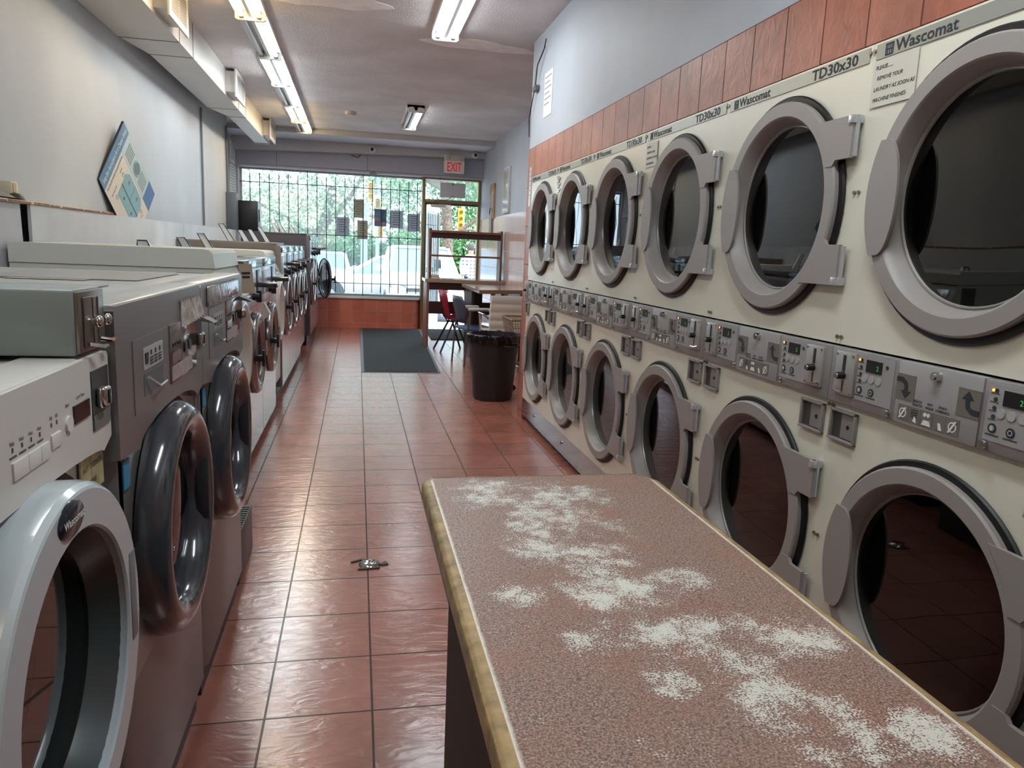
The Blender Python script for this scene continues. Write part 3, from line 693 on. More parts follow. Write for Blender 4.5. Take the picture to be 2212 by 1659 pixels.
# --- nearest white washer
t, fa, d, fz = front_loader('white front load washer nearest the camera, with pale round door and coin recess', .66, .13, 1.163, -.43, .745, wht, wht, ringw, .735, .280, emblem=True, glassr=.185, dx=.012, fz=1.006, arch=.004)
coin_drop(t, .568, 1.040, -.004)
g = G(); g.box(.485, .552, -.007, -.003, 1.072, 1.100); g.finish('display', mat('display_black', (26, 18, 18), .12), fa)
g = G()
for x0, x1 in ((.27, .315), (.316, .355), (.356, .385)): g.box(x0, x1, -.007, -.003, 1.048, 1.072, .001)
g.box(.395, .43, -.007, -.003, 1.055, 1.077, .002); g.cyl((.463, -.003, 1.078), (.463, -.008, 1.078), .0125, seg=20); g.each('button', mat('button_white', (228, 226, 222), .35), fa)
g = G()
for i in range(4): g.text('Hot', .008, .275 + i * .028, 1.094, -.0045, 'CENTER'); g.box(.274 + i * .028, .277 + i * .028, -.005, -.004, 1.085, 1.091); g.box(.266 + i * .028, .285 + i * .028, -.005, -.004, 1.078, 1.080)
for x in (.40, .42): g.text('Fill', .008, x, 1.098, -.0045, 'CENTER'); g.box(x - .0015, x + .0015, -.005, -.004, 1.088, 1.094)
g.text('Start', .008, .463, 1.104, -.0045, 'CENTER'); g.text('Cycle Time', .008, .518, 1.108, -.0045, 'CENTER'); g.finish('panel_lettering', mat('panel_ink', (90, 86, 84), .6), fa)
g = G(); g.lathe([(.0001, -.0545), (.042, -.0535), (.047, -.0495)], (.320, 0, .735), seg=32)
for v in g.bm.verts: v.co.z = .735 + (v.co.z - .735) * .55 + .243
e = g.finish('emblem', mat('emblem_navy', (34, 40, 52), .15), d, smooth=80)
g = G(); g.text('Wascomat', .0165, .320, .973, -.0553, 'CENTER', bold=.01); g.finish('emblem_lettering', whiteink, d)
g = G(); g.box(.04, .515, .105, .60, 1.1665, 1.1680); o = g.finish('top_label', mat('label_pale', (200, 206, 208), .5), t)
g = G(); g.box(.05, .34, .112, .16, 1.1682, 1.1687).box(.05, .40, .20, .26, 1.1682, 1.1687).box(.43, .48, .15, .2, 1.1682, 1.1687); g.finish('label_blocks', mat('label_navy', (40, 48, 64), .5), o)
g = G(); g.box(.54, .648, .0085, .0115, .93, 1.0); o = g.finish('worn_sticker', mat('sticker_straw', (170, 160, 120), .4, noise=.2, nscale=30), t)
g = G(); g.text('NOT OVERLOAD', .0135, .545, .972, .0075); g.text('MACHINE', .0135, .55, .945, .0075); g.finish('sticker_lettering', mat('faded_ink', (96, 90, 66), .6), o)
G().box(.03, .62, .06, .75, 0, .13).finish('plinth', blackm, t)
# grey steel coin box standing on it
t = thing('coin_box', 'grey steel coin slide box standing on the nearest white washer', 'coin box', (-.432, 1.275, 1.170), LEFT)
G().box(.0, .128, .0, .52, 0, .105, .005).finish('casing', mat('coin_box_grey', (136, 148, 146), .4, .1), t)
g = G(); g.box(.004, .124, -.006, .0, .004, .101, .001).box(.02, .11, -.010, -.006, .012, .092, .001).box(.055, .058, -.0115, -.0095, .014, .09).box(.078, .081, -.0115, -.0095, .014, .09); g.finish('slide_plate', mat('worn_steel', (130, 120, 114), .3, .7), t)
for x in (.045, .088):
    g = G(); g.cyl((x, -.01, .052), (x, -.019, .052), .006, seg=12); g.ball((x, -.022, .052), .010, .007, .010); g.finish('slide_knob', chrome, t)
g = G(); g.tube([(.03, -.01, .016), (.045, -.024, .012), (.06, -.028, .010)], .004, 8); g.tube([(.085, -.01, .020), (.095, -.024, .016), (.108, -.028, .017)], .004, 8); g.each('slide_lever', chrome, t)
G().cyl((.03, .38, .105), (.03, .38, .12), .012, seg=14).finish('top_lock', chrome, t)
# --- two silver washers
def silver(label, y0, torn):
    t, fa, d, fz = front_loader(label, .745, .10, 1.238, -.42, y0, sil, sil, ringd, .715, .275, glassr=.178, dx=.022, fz=.960, arch=.032)
    G().box(.03, .71, .035, .78, 0, .10).finish('plinth', blackm, t)
    coin_drop(t, .655, 1.045, -.004)
    g = G(); g.prism([(.10, 1.055), (.10, 1.165), (.28, 1.165), (.28, .99), (.13, .99)][:0] or [(.10, 1.02), (.37, 1.02), (.37, 1.165), (.10, 1.165)], -.0055, -.0035); dr = g.finish('soap_drawer', sil, t)
    g = G(); g.box(.165, .315, -.007, -.005, 1.098, 1.142); l = g.finish('drawer_label', mat('label_silver', (176, 176, 176), .4), dr)
    g = G()
    g.prism([(.175, 1.11), (.19, 1.11), (.194, 1.132), (.171, 1.132)], -.0092, -.0078)
    for i in range(3): g.box(.215 + i * .034, .219 + i * .034, -.009, -.008, 1.124, 1.134); [g.box(.207 + i * .034, .229 + i * .034, -.009, -.008, 1.105 + j * .006, 1.1075 + j * .006) for j in range(3)]
    g.finish('label_symbols', inkd, dr)
    g = G(); g.box(.165, .315, -.0062, -.005, 1.045, 1.09); g.finish('drawer_pull', mat('pull_recess', (84, 92, 94), .3), dr)
    g = G(); g.tube([(.175, -.012, 1.083), (.22, -.022, 1.058), (.31, -.014, 1.053)], .003, 6); g.finish('pull_lip', steel, dr)
    g = G(); g.box(.385, .66, -.0065, -.0035, 1.03, 1.165, .001); p = g.finish('keypad', mat('keypad_gloss', (120, 116, 116), .12, .5), t)
    g = G()
    for i in range(4): g.cyl((.41 + i * .022, -.007, 1.118), (.41 + i * .022, -.0095, 1.118), .004, seg=8)
    for i in range(2): g.lathe([(.012, -.0075), (.015, -.0095), (.011, -.0105), (.0001, -.0105)], (.53 + i * .045, 0, 1.098), seg=18)
    g.each('key', mat('key_grey', (70, 70, 74), .3, .3), p)
    g = G(); g.box(.395, .48, -.0085, -.006, 1.075, 1.10); g.finish('display', mat('display_rose', (120, 84, 80), .15), p)
    g = G(); g.box(.39, .60, -.0085, -.006, 1.036, 1.068); g.finish('price_sticker', mat('sticker_rose', (176, 160, 158), .3, noise=.1, nscale=60), p)
    if torn:
        g = G()
        for i in range(7):
            x = .50 + i * .03; g.hull([(x, -.006, 1.15 + .004 * i), (x + .03, -.018, 1.155), (x + .035, -.008, 1.205), (x, -.006, 1.215)], [(x, -.008, 1.15 + .004 * i), (x + .03, -.021, 1.155), (x + .035, -.011, 1.205), (x, -.008, 1.215)])
        g.finish('torn_sticker', mat('torn_foil', (190, 184, 176), .25, .3, noise=.2, nscale=40), fa)
    else:
        g = G(); g.box(.08, .62, -.012, -.004, 1.17, 1.228, .006); g.finish('plastic_cover', mat('clear_cover', (172, 168, 170), .08, .4, bump=.6, bscale=40), fa)
    g = G(); g.hull([(.66, -.004, 1.15), (.735, -.004, 1.15), (.735, -.05, 1.142), (.68, -.05, 1.142)], [(.66, -.004, 1.165), (.735, -.004, 1.165), (.735, -.035, 1.150), (.68, -.035, 1.150)]); g.finish('coin_tray', blackm, fa)
    g = G(); g.box(.055, .095, .0085, .0115, .885, .94); g.finish('blue_tag', mat('blue_tag', (60, 140, 180), .4), t)
    g = G(); g.box(.10, .60, .18, .6, 1.2375, 1.2395).box(.05, .12, .3, .5, 1.2375, 1.2385); g.finish('top_panel', mat('top_panel_grey', (150, 146, 140), .35, bump=.1, bscale=4), t)
    return t
silver('silver front load washer beside the white one, sticker torn off its panel', 1.415, True)
silver('silver front load washer farther from the camera, clear plastic over its panel', 2.165, False)
# dark low vented cabinet in the gap
t = thing('vent_box', 'low dark grey cabinet with a vented top, on the floor past the silver washers', 'cabinet', (-.455, 2.93, 0), LEFT)
G().box(.02, .42, .0, .5, .0, .20, .003).finish('casing', mat('vent_box_grey', (88, 84, 84), .4), t)
g = G()
for i in range(14): g.box(.03 + i * .026, .045 + i * .026, .004, .06, .2, .206)
g.finish('vent_slots', blackm, t)

# --- white washer with a slanted control console
def console_washer(label, y0, w_, xf, zt, notice_=False):
    t = thing('console_washer', label, 'washing machine', (xf, y0, 0), LEFT)
    yd = .915; zc = 1.045; cream_ = mat('console_white', (214, 216, 208), .28); cx = w_ / 2; cz = .80
    G().box(0, w_, .02, yd, .16, zc - .32, .012).finish('lower_body', cream_, t)
    # upper body: slanted front from zc up
    g = G(); g.prismx([(yd, zc + .0), (-.0, zc), (-.005, zc + .02), (.065, zt - .09), (yd, zt - .09)], 0, w_)
    g.box(0, w_, .02, .04, zc - .32, zc - .0).box(0, .02, .04, yd, zc - .32, zc).box(w_ - .02, w_, .04, yd, zc - .32, zc); u = g.finish('upper_body', cream_, t, smooth=20)
    g = G(); g.prismx([(yd, zt - .088), (.05, zt - .088), (.06, zt - .02), (.075, zt - .003), (.10, zt), (yd, zt)], -.006, w_ + .006); g.finish('lid', cream_, t, smooth=30)
    # console details lie on the slant
    sl = math.atan2(.065, zt - .09 - zc - .02)
    M = Matrix.Translation((0, -.005, zc + .02)) @ Matrix.Rotation(-sl, 4, 'X')
    def onslant(g, name, m):
        for v in g.bm.verts: v.co = M @ v.co
        return g.finish(name, m, t)
    g = G(); g.box(.05, w_ * .42, -.006, .002, .02, .13, .002); onslant(g, 'coin_panel', steel)
    g = G(); g.box(w_ * .48, w_ - .05, -.004, .002, .03, .12, .002); onslant(g, 'label_panel', mat('pale_blue_label', (188, 204, 210), .25))
    g = G(); g.box(w_ * .5, w_ * .62, -.006, -.003, .05, .09).box(w_ * .66, w_ * .78, -.006, -.003, .05, .07); onslant(g, 'label_print', inkg)
    g = G(); g.box(.01, w_ - .01, -.003, .0, -.018, -.008); onslant(g, 'console_lip', chrome)
    g = G(); g.box(-.0015, .0, .10, .22, zt - .26, zt - .11); g.finish('side_handle', mat('side_recess', (104, 108, 104), .5), t)
    R = .262
    g = G(); prof = [(R, .02), (R, -.01), (R * .97, -.028), (R * .86, -.034), (R * .74, -.02), (R * .68, .015), (R * .66, .03), (R * .7, .04), (R, .035)]
    g.lathe(prof, (cx, 0, cz), seg=56, closed_prof=True); d = g.finish('door', mat('door_ring_cream', (206, 200, 192), .25, coat=.3), t, smooth=60)
    g = G(); g.lathe([(.0001, .05), (R * .4, .045), (R * .67, .025)], (cx, 0, cz), seg=40); g.finish('door_glass', dark_glass, d, smooth=80)
    g = G(); g.lathe([(R * .68, .03), (R * .62, .4), (.0001, .4)], (cx, 0, cz), seg=32); g.finish('drum', drumm, t)
    G().box(.02, w_ - .02, .06, yd, 0, .16).finish('plinth', blackm, t)
    return t
console_washer('white washer with a slanted console and big pale door, before the steel washers', 3.74, .70, -.60, 1.312)
# card tag taped to its console
t = thing('card_sign', 'small tan card sign hanging off the slanted white console', 'card', (-.60, 4.10, 1.09), LEFT - .9)
G().hull([(0, -.03, 0), (.075, -.03, 0), (.075, -.028, 0), (0, -.028, 0)], [(0, .0, .15), (.075, .0, .15), (.075, .002, .15), (0, .002, .15)]).finish('card', mat('tan_card', (170, 158, 138), .6), t)
g = G(); g.box(.012, .058, -.0125, -.0085, .098, .108).box(.012, .054, -.0165, -.0125, .078, .088); g.finish('lettering', inkd, t)

# --- steel coin washers
def steel_washer(w_, zt, y0, xf, label, group, R=.26, cz=.74, side=None, plinth=.05, opened=False, first=False, soap=False):
    t = thing('steel_washer', label, 'washing machine', (xf, y0, 0), LEFT, group)
    yd = .86; n = 48; cx = w_ * .52; z0, z1 = plinth, zt - .30
    g = G(); outer = []
    for i in range(n):
        a = 2 * PI * i / n; ca, sa = math.cos(a), math.sin(a)
        k = min(((w_ - .002 - cx) if ca > 0 else (cx - .002)) / max(abs(ca), 1e-6), ((z1 - cz) if sa > 0 else (cz - z0)) / max(abs(sa), 1e-6)); outer.append((cx + k * ca, 0, cz + k * sa))
    for (a_, b_) in ((.002, z0), (w_ - .002, z0), (w_ - .002, z1), (.002, z1)):
        j = min(range(n), key=lambda i: (outer[i][0] - a_) ** 2 + (outer[i][2] - b_) ** 2); outer[j] = (a_, 0, b_)
    ri = R * .74
    g.loft([[(x, .02, z) for x, y, z in outer], outer, [(cx + ri * math.cos(2 * PI * i / n), 0, cz + ri * math.sin(2 * PI * i / n)) for i in range(n)], [(cx + ri * math.cos(2 * PI * i / n), .08, cz + ri * math.sin(2 * PI * i / n)) for i in range(n)]], cap=False)
    g.finish('front_panel', steelm, t, smooth=20)
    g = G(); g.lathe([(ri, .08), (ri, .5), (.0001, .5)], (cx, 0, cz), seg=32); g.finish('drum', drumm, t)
    # control head
    G().box(.002, w_ - .002, -.004, .3, z1 + .003, zt - .06, .002).finish('control_head', steel, t)
    G().box(.002, w_ - .002, -.012, .35, zt - .057, zt - .004, .003).finish('head_cap', mat('cap_blue_steel', (150, 160, 168), .12, .8), t)
    G().box(.04, w_ * .62, -.008, -.004, z1 + .05, zt - .09, .001).finish('instruction_plate', mat('plate_blue_grey', (150, 154, 164), .25, .3), t)
    g = G(); g.box(w_ * .70, w_ * .86, -.010, -.004, z1 + .02, zt - .075, .001); g.finish('coin_plate', mat('coin_plate_dark', (92, 88, 88), .3, .5), t)
    g = G(); g.box(w_ * .70, w_ * .84, -.13, -.01, z1 + .115, z1 + .145, .002); g.finish('coin_slide', mat('slide_steel', (110, 106, 106), .2, .9), t)
    g = G(); g.cyl((w_ * .45, -.008, z1 + .07), (w_ * .45, -.05, z1 + .07), .026, .022, seg=16); g.box(w_ * .45 - .006, w_ * .45 + .006, -.06, -.03, z1 + .035, z1 + .105); g.finish('program_knob', blackm, t)
    # cabinet shell
    if side is not None:
        g = G(); g.box(-.012, .004, .012, yd, plinth, zt); g.box(-.014, .03, .0, .05, plinth, zt, .002); g.box(-.014, w_, .04, yd, zt, zt + .024, .003); g.finish('side_casing', side, t)
    else:
        g = G(); g.box(0, .01, .021, yd, plinth, zt - .06).box(0, w_, .3, yd, zt - .08, zt - .06); g.finish('side_casing', mat('casing_steel_grey', (140, 138, 138), .35, .5), t)
    G().box(w_ - .01, w_, .021, yd, plinth, zt - .06).finish('far_casing', mat('casing_steel_grey', (140, 138, 138), .35, .5), t)
    G().box(.0, w_, .05, yd, 0, plinth).finish('plinth', blackm, t)
    # door
    g = G(); prof = [(R, -.006), (R, -.026), (R * .95, -.04), (R * .84, -.046), (R * .74, -.036), (R * .70, -.010), (R * .70, -.004)]
    M = Matrix.Identity(4)
    if opened: M = Matrix.Translation((cx + R, 0, 0)) @ Matrix.Rotation(.34, 4, 'Z') @ Matrix.Translation((-cx - R, 0, 0))
    def fin(g, name, m, par, **k):
        for v in g.bm.verts: v.co = M @ v.co
        return g.finish(name, m, par, **k)
    g.lathe(prof, (cx, 0, cz), seg=48, closed_prof=True); d = fin(g, 'door', mat('door_steel', (150, 146, 146), .2, .85), t, smooth=60)
    g = G(); g.lathe([(R * .96, .004), (R * 1.0, -.006), (R * .72, -.006)], (cx, 0, cz), seg=40); fin(g, 'door_seal', blackr, d)
    g = G(); g.lathe([(.0001, -.01), (R * .5, -.012), (R * .70, -.022)], (cx, 0, cz), seg=40); fin(g, 'door_glass', dark_glass, d, smooth=80)
    g = G(); hx = cx - R * .93; g.box(hx - .018, hx + .018, -.085, -.035, cz - .018, cz + .018, .004); g.box(hx - .014, hx + .016, -.095, -.078, cz - .05, cz + .05, .006); fin(g, 'door_latch', blackm, d)
    g = G(); g.cyl((cx + R * .9, -.045, cz - .05), (cx + R * .9, -.045, cz + .05), .011, seg=10); fin(g, 'door_hinge', chrome, d)
    if soap:
        g = G(); sx = .09; sz = z1 - .015
        g.hull([(sx, 0, sz), (sx + .12, 0, sz), (sx + .12, 0, sz - .12), (sx, 0, sz - .12)], [(sx + .02, -.005, sz), (sx + .10, -.005, sz), (sx + .09, -.045, sz - .08), (sx + .03, -.045, sz - .08)]); g.finish('soap_hopper', mat('hopper_tan', (186, 172, 160), .35), t)
    return t
steel_washer(.85, 1.25, 4.50, -.64, 'first steel coin washer past the slanted white console, door mostly hidden', 'pair of short steel washers', R=.26, soap=True, cz=.66)
steel_washer(.85, 1.25, 5.36, -.64, 'second steel coin washer, before the second slanted white console', 'pair of short steel washers', R=.26, soap=True, cz=.66)
console_washer('white washer with slanted console and raised door, beside the tall brown-grey casing', 6.22, .69, -.65, 1.285)
brown = mat('brown_grey_casing', (126, 116, 108), .4, .2)
dgrey = mat('dark_grey_casing', (94, 88, 92), .4, .2)
lab2 = ['first', 'second', 'third', 'fourth']
for k in range(4):
    steel_washer(.735, 1.325, 6.96 + k * .745, -.66, lab2[k] + ' washer of the four steel ones in brown-grey casing' + (', the casing on its side' if k == 0 else ''), 'four steel washers in the middle of the row', R=.29, cz=.78, side=brown if k == 0 else None, plinth=.06 if k < 3 else .12)
lab3 = ['first', 'middle', 'last']
for k in range(3):
    steel_washer(.66, 1.455, 10.30 + k * .67, -.61, lab3[k] + ' washer of the three tall ones nearest the window' + (', with dark grey side casing', ', its round door shut', ', its round door swung open')[k], 'three tall washers by the window', R=.31, cz=.83, side=dgrey if k == 0 else None, plinth=.14, opened=(k == 2))

def scoops():
    """chrome lids of the soap hoppers, standing up on the machine tops"""
    def flap(x, y, z, h, lean, label):
        t = thing('soap_lid', label, 'lid', (x, y, z), 0, 'upright soap hopper lids'); w2 = .026
        def P(u, v, d): return (u * w2 - lean * h * v, d + .02 * v, h * v)
        G().hull([P(-1, 0, 0), P(1, 0, 0), P(1, 0, .05), P(-1, 0, .05)], [P(-.7, 1, 0), P(.7, 1, 0), P(.7, 1, .02), P(-.7, 1, .02)]).finish('flap', mat('lid_bright', (228, 234, 236), .3, .3), t)
        G().tube([P(-1.1, 0, -.004), P(-.85, 1, -.004), P(.85, 1.0, -.004), P(1.1, 0, -.004)], .0032, 6).finish('rim', blackm, t)
    flap(-1.0, 4.95, 1.262, .10, .6, 'low chrome soap lid on the first short steel washer')
    flap(-1.035, 5.85, 1.262, .135, .6, 'raised chrome soap lid on the second short steel washer')
    for i, (x, y, h) in enumerate(((-1.14, 7.4, .15), (-1.10, 8.1, .11), (-1.10, 8.9, .13), (-1.06, 9.6, .17))): flap(x, y, 1.351, h, .6, 'raised chrome soap lid on the %s of the four middle steel washers' % lab2[i])
    for i, (x, y, h) in enumerate(((-1.05, 10.65, .12), (-1.02, 11.2, .18), (-.93, 11.95, .14))): flap(x, y, 1.481, h, .5, 'raised chrome soap lid on the %s tall washer by the window' % lab3[i])
    flap(-1.05, 4.1, 1.314, .025, .4, 'nearly shut dark soap lid on the slanted white washer')
scoops()

# ================================================================== wall fittings, left
def sign_board():
    A = Vector((-1.632, 5.39, 1.708)); B = Vector((-1.575, 5.79, 2.13)); D = Vector((-1.50, 6.31, 1.73))
    e1 = (B - A); e2 = (D - B); e2 = e2 - e1 * (e2.dot(e1) / e1.dot(e1)); W_, H_ = e1.length, e2.length
    x = e1.normalized(); y = -e2.normalized(); n = x.cross(y)
    if n.x < 0: n = -n
    M = Matrix((x, y, x.cross(y))).transposed().to_4x4(); M.translation = A
    t = thing('instruction_sign', 'blue and cream sign board tilted on its corner, leaning on the left wall', 'sign', (0, 0, 0))
    t.matrix_world = M
    s = 1 if (x.cross(y)).x > 0 else -1
    def pl(g, x0, x1, y0, y1, z): g.box(x0, x1, -y1, -y0, min(z * s, (z - .0012) * s), max(z * s, (z - .0012) * s))
    g = G(); g.box(0, W_, -H_, 0, *sorted((0, -.014 * s))); g.finish('board', blackm, t)
    g = G(); pl(g, .004, W_ - .004, .004, H_ - .004, .0008); g.finish('cream_face', mat('sign_cream', (206, 198, 184), .45), t)
    g = G(); pl(g, .004, W_ - .004, .004, .10, .0018); g.finish('blue_band', mat('sign_blue', (84, 124, 156), .4, noise=.08, nscale=6), t)
    g = G(); pl(g, W_ * .68, W_ - .004, .10, H_ * .80, .0018); g.finish('pale_column', mat('sign_pale', (176, 194, 196), .45), t)
    g = G(); pl(g, W_ * .68, W_ - .004, H_ * .80, H_ - .004, .0018); g.finish('blue_corner', mat('sign_blue2', (72, 104, 150), .4), t)
    def T(g, body, size, x0, y0, z, wx=1.0, sh=0, al='LEFT'):
        Mt = Matrix.Translation((x0, -y0, z * s)) @ Matrix.Diagonal((wx, 1, s, 1)); g.text(body, size, 0, 0, 0, al, M=Mt, shear=sh)
    g = G(); T(g, 'Soap Box Instructions for a Cleaner Wash', .046, .025, .068, .003, W_ * .93 / (.046 * 17.6), .2); g.finish('title_lettering', whiteink, t)
    g = G(); T(g, 'YOU CAN USE POWDER OR LIQUID DETERGENT', .022, .03, .135, .003, .72)
    for j in range(6): pl(g, W_ * .72, W_ * .93, .15 + j * .018, .156 + j * .018, .003)
    for j in range(6): pl(g, W_ * .72, W_ * .93, .40 + j * .018, .405 + j * .018, .003)
    T(g, 'MAIN WASH SETTING', .016, .05, .20, .003, .7); T(g, 'PREWASH', .016, .26, .18, .003, .7); T(g, 'SOFTENER', .016, .25, .60, .003, .7)
    for cx, cy in ((.10, .245), (.29, .215), (.30, .56)): g.lathe([(.014, .002 * s), (.016, .002 * s), (.016, .0034 * s), (.014, .0034 * s)], (cx, -cy, 0), ax='z', seg=18, closed_prof=True)
    g.finish('small_print', mat('sign_ink', (110, 112, 112), .6), t)
    g = G(); a, b = .13, .24
    g.prismz([(a, -b), (a + .20, -b), (a + .24, -b - .04), (a + .24, -b - .26), (a + .20, -b - .30), (a, -b - .30)][::1], *sorted((.001 * s, .0024 * s))); g.finish('soap_box_diagram', mat('diagram_blue', (126, 164, 172), .4), t)
    g = G(); g.box(a + .09, a + .10, -b - .30, -b, *sorted((.0022 * s, .0032 * s))); g.box(a + .1, a + .24, -b - .152, -b - .15, *sorted((.0022 * s, .0030 * s)))
    for px, py in ((.04, .08), (.04, .22)): g.ball((a + px, -b - py, .003 * s), .014, .009, .001)
    for px, py in ((.17, .07), (.17, .22)):
        for k in range(3): g.box(a + px + k * .012, a + px + k * .012 + .004, -b - py - .012, -b - py + .012, *sorted((.0022 * s, .0030 * s)))
    g.finish('diagram_ink', mat('diagram_ink', (74, 92, 104), .5), t)
    g = G(); g.lathe([(.0, .002 * s), (.042, .002 * s), (.042, .004 * s), (0.0001, .004 * s)], (W_ * .83, -.33, 0), ax='z', seg=30); g.finish('washer_icon_door', mat('icon_grey', (110, 118, 120), .4), t)
    g = G(); g.lathe([(.046, .002 * s), (.058, .002 * s), (.058, .0045 * s), (.046, .0045 * s)], (W_ * .83, -.33, 0), ax='z', seg=30, closed_prof=True); g.finish('washer_icon_ring', mat('icon_teal', (130, 170, 168), .4), t)
sign_board()

def left_fittings():
    # conduit on the left wall
    o = G().cyl((-1.625, 8.77, 1.50), (-1.625, 8.77, 2.72), .011, seg=10).finish('wall_conduit', mat('conduit_grey', (120, 122, 126), .5)); tag(o, 'thin grey conduit running up the left wall to the duct', 'pipe')
    o = G().tube([(-1.62, 10.32, 1.5), (-1.62, 10.33, 2.2), (-1.62, 10.30, 2.74), (-1.66, 10.6, 2.80), (-1.80, 11.2, 2.80), (-1.83, 12.1, 2.84)], .013, 8).finish('wall_cable', mat('cable_grey', (98, 98, 102), .5)); tag(o, 'grey cable bending over from the wall corner towards the window', 'cable')
    t = thing('wall_clock', 'oval-looking white wall clock on the recessed wall above the black cabinet', 'clock', (-1.87, 11.6, 2.69), LEFT)
    G().lathe([(.0001, -.02), (.12, -.02), (.132, -.035), (.14, -.02), (.14, 0)], (0, 0, 0), seg=32).finish('case', mat('clock_rim', (170, 172, 176), .4), t)
    g = G(); g.box(-.003, .003, -.024, -.0215, 0, .10).box(-.003, .075, -.024, -.0215, -.003, .003); g.finish('hands', blackm, t)
    for (y0, y1, z0, z1, lb) in ((12.12, 12.60, 2.50, 2.80, 'curled white sheet pinned high on the recessed wall beside the window'), (12.10, 12.62, 2.02, 2.48, 'framed white price list on the recessed wall beside the window')):
        t = thing('wall_notice', lb, 'notice', (-1.868, y0, z0), LEFT); W_ = y1 - y0; H_ = z1 - z0
        G().box(0, W_, -.012, 0, 0, H_).finish('sheet', paper, t)
        g = G()
        for j in range(9): g.box(.04, W_ - .05 - .03 * (j % 3), -.0135, -.012, H_ * (.9 - j * .09), H_ * (.9 - j * .09) + .008)
        g.finish('printed_lines', inkg, t)
    t = thing('breaker_box', 'slim grey electrical panel on the wall behind the black cabinet', 'electrical box', (-1.62, 10.34, 1.486), LEFT)
    G().box(-.06, .10, -.11, .02, 0, .47, .004).finish('casing', mat('breaker_grey', (96, 104, 112), .45), t)
    t = thing('change_machine', 'black steel cabinet standing open on the tall washers by the wall', 'change machine', (-1.535, 10.42, 1.482), 0)
    G().box(0, .26, 0, .30, 0, .385, .004).finish('casing', mat('cabinet_black', (16, 17, 22), .4), t)
    g = G(); g.box(.262, .275, -.0, .30, .0, .37, .003); d = g.finish('open_door', mat('cabinet_door', (150, 160, 168), .3, .5), t)
    G().box(.275, .285, .02, .04, .12, .28).finish('door_handle', blackm, d)
    # things on the ledge
    t = thing('crumpled_cloth', 'crumpled grey cloth heap lying on the worn ledge board', 'cloth', (-1.575, 3.78, 1.503))
    g = G(); r = bmesh.ops.create_grid(g.bm, x_segments=14, y_segments=18, size=1)
    for v in r['verts']:
        x, y = v.co.x, v.co.y; h = max(0, 1 - x * x) * max(0, 1 - y * y); v.co = Vector((x * .045, y * .16, .004 + h * (.035 + .03 * math.sin(7 * y + 3 * x) * math.sin(5 * x) + .025 * max(0, -y))))
    g.finish('folds', mat('grey_cloth', (142, 138, 132), .9), t, smooth=80)
    t = thing('light_switch_box', 'cream plastic switch box with a black gap, standing on the ledge board', 'switch box', (-1.60, 3.98, 1.502), LEFT)
    G().box(0, .075, -.02, .03, 0, .085, .003).finish('casing', mat('switch_cream', (214, 206, 176), .4), t)
    G().box(.012, .048, -.022, -.019, .006, .035).finish('gap', blackm, t)
    G().box(.014, .046, -.023, -.019, .036, .078).finish('switch_plate', mat('switch_tan', (190, 172, 122), .4), t)
    o = G().lathe([(.0001, .03), (.02, .028), (.035, .015), (.04, 0)], (-1.56, 3.97, 1.5025), ax='z', seg=20).finish('dark_cap', mat('cap_dark', (70, 66, 60), .5)); tag(o, 'small dark domed cap beside the cream switch box on the ledge', 'cap')
left_fittings()

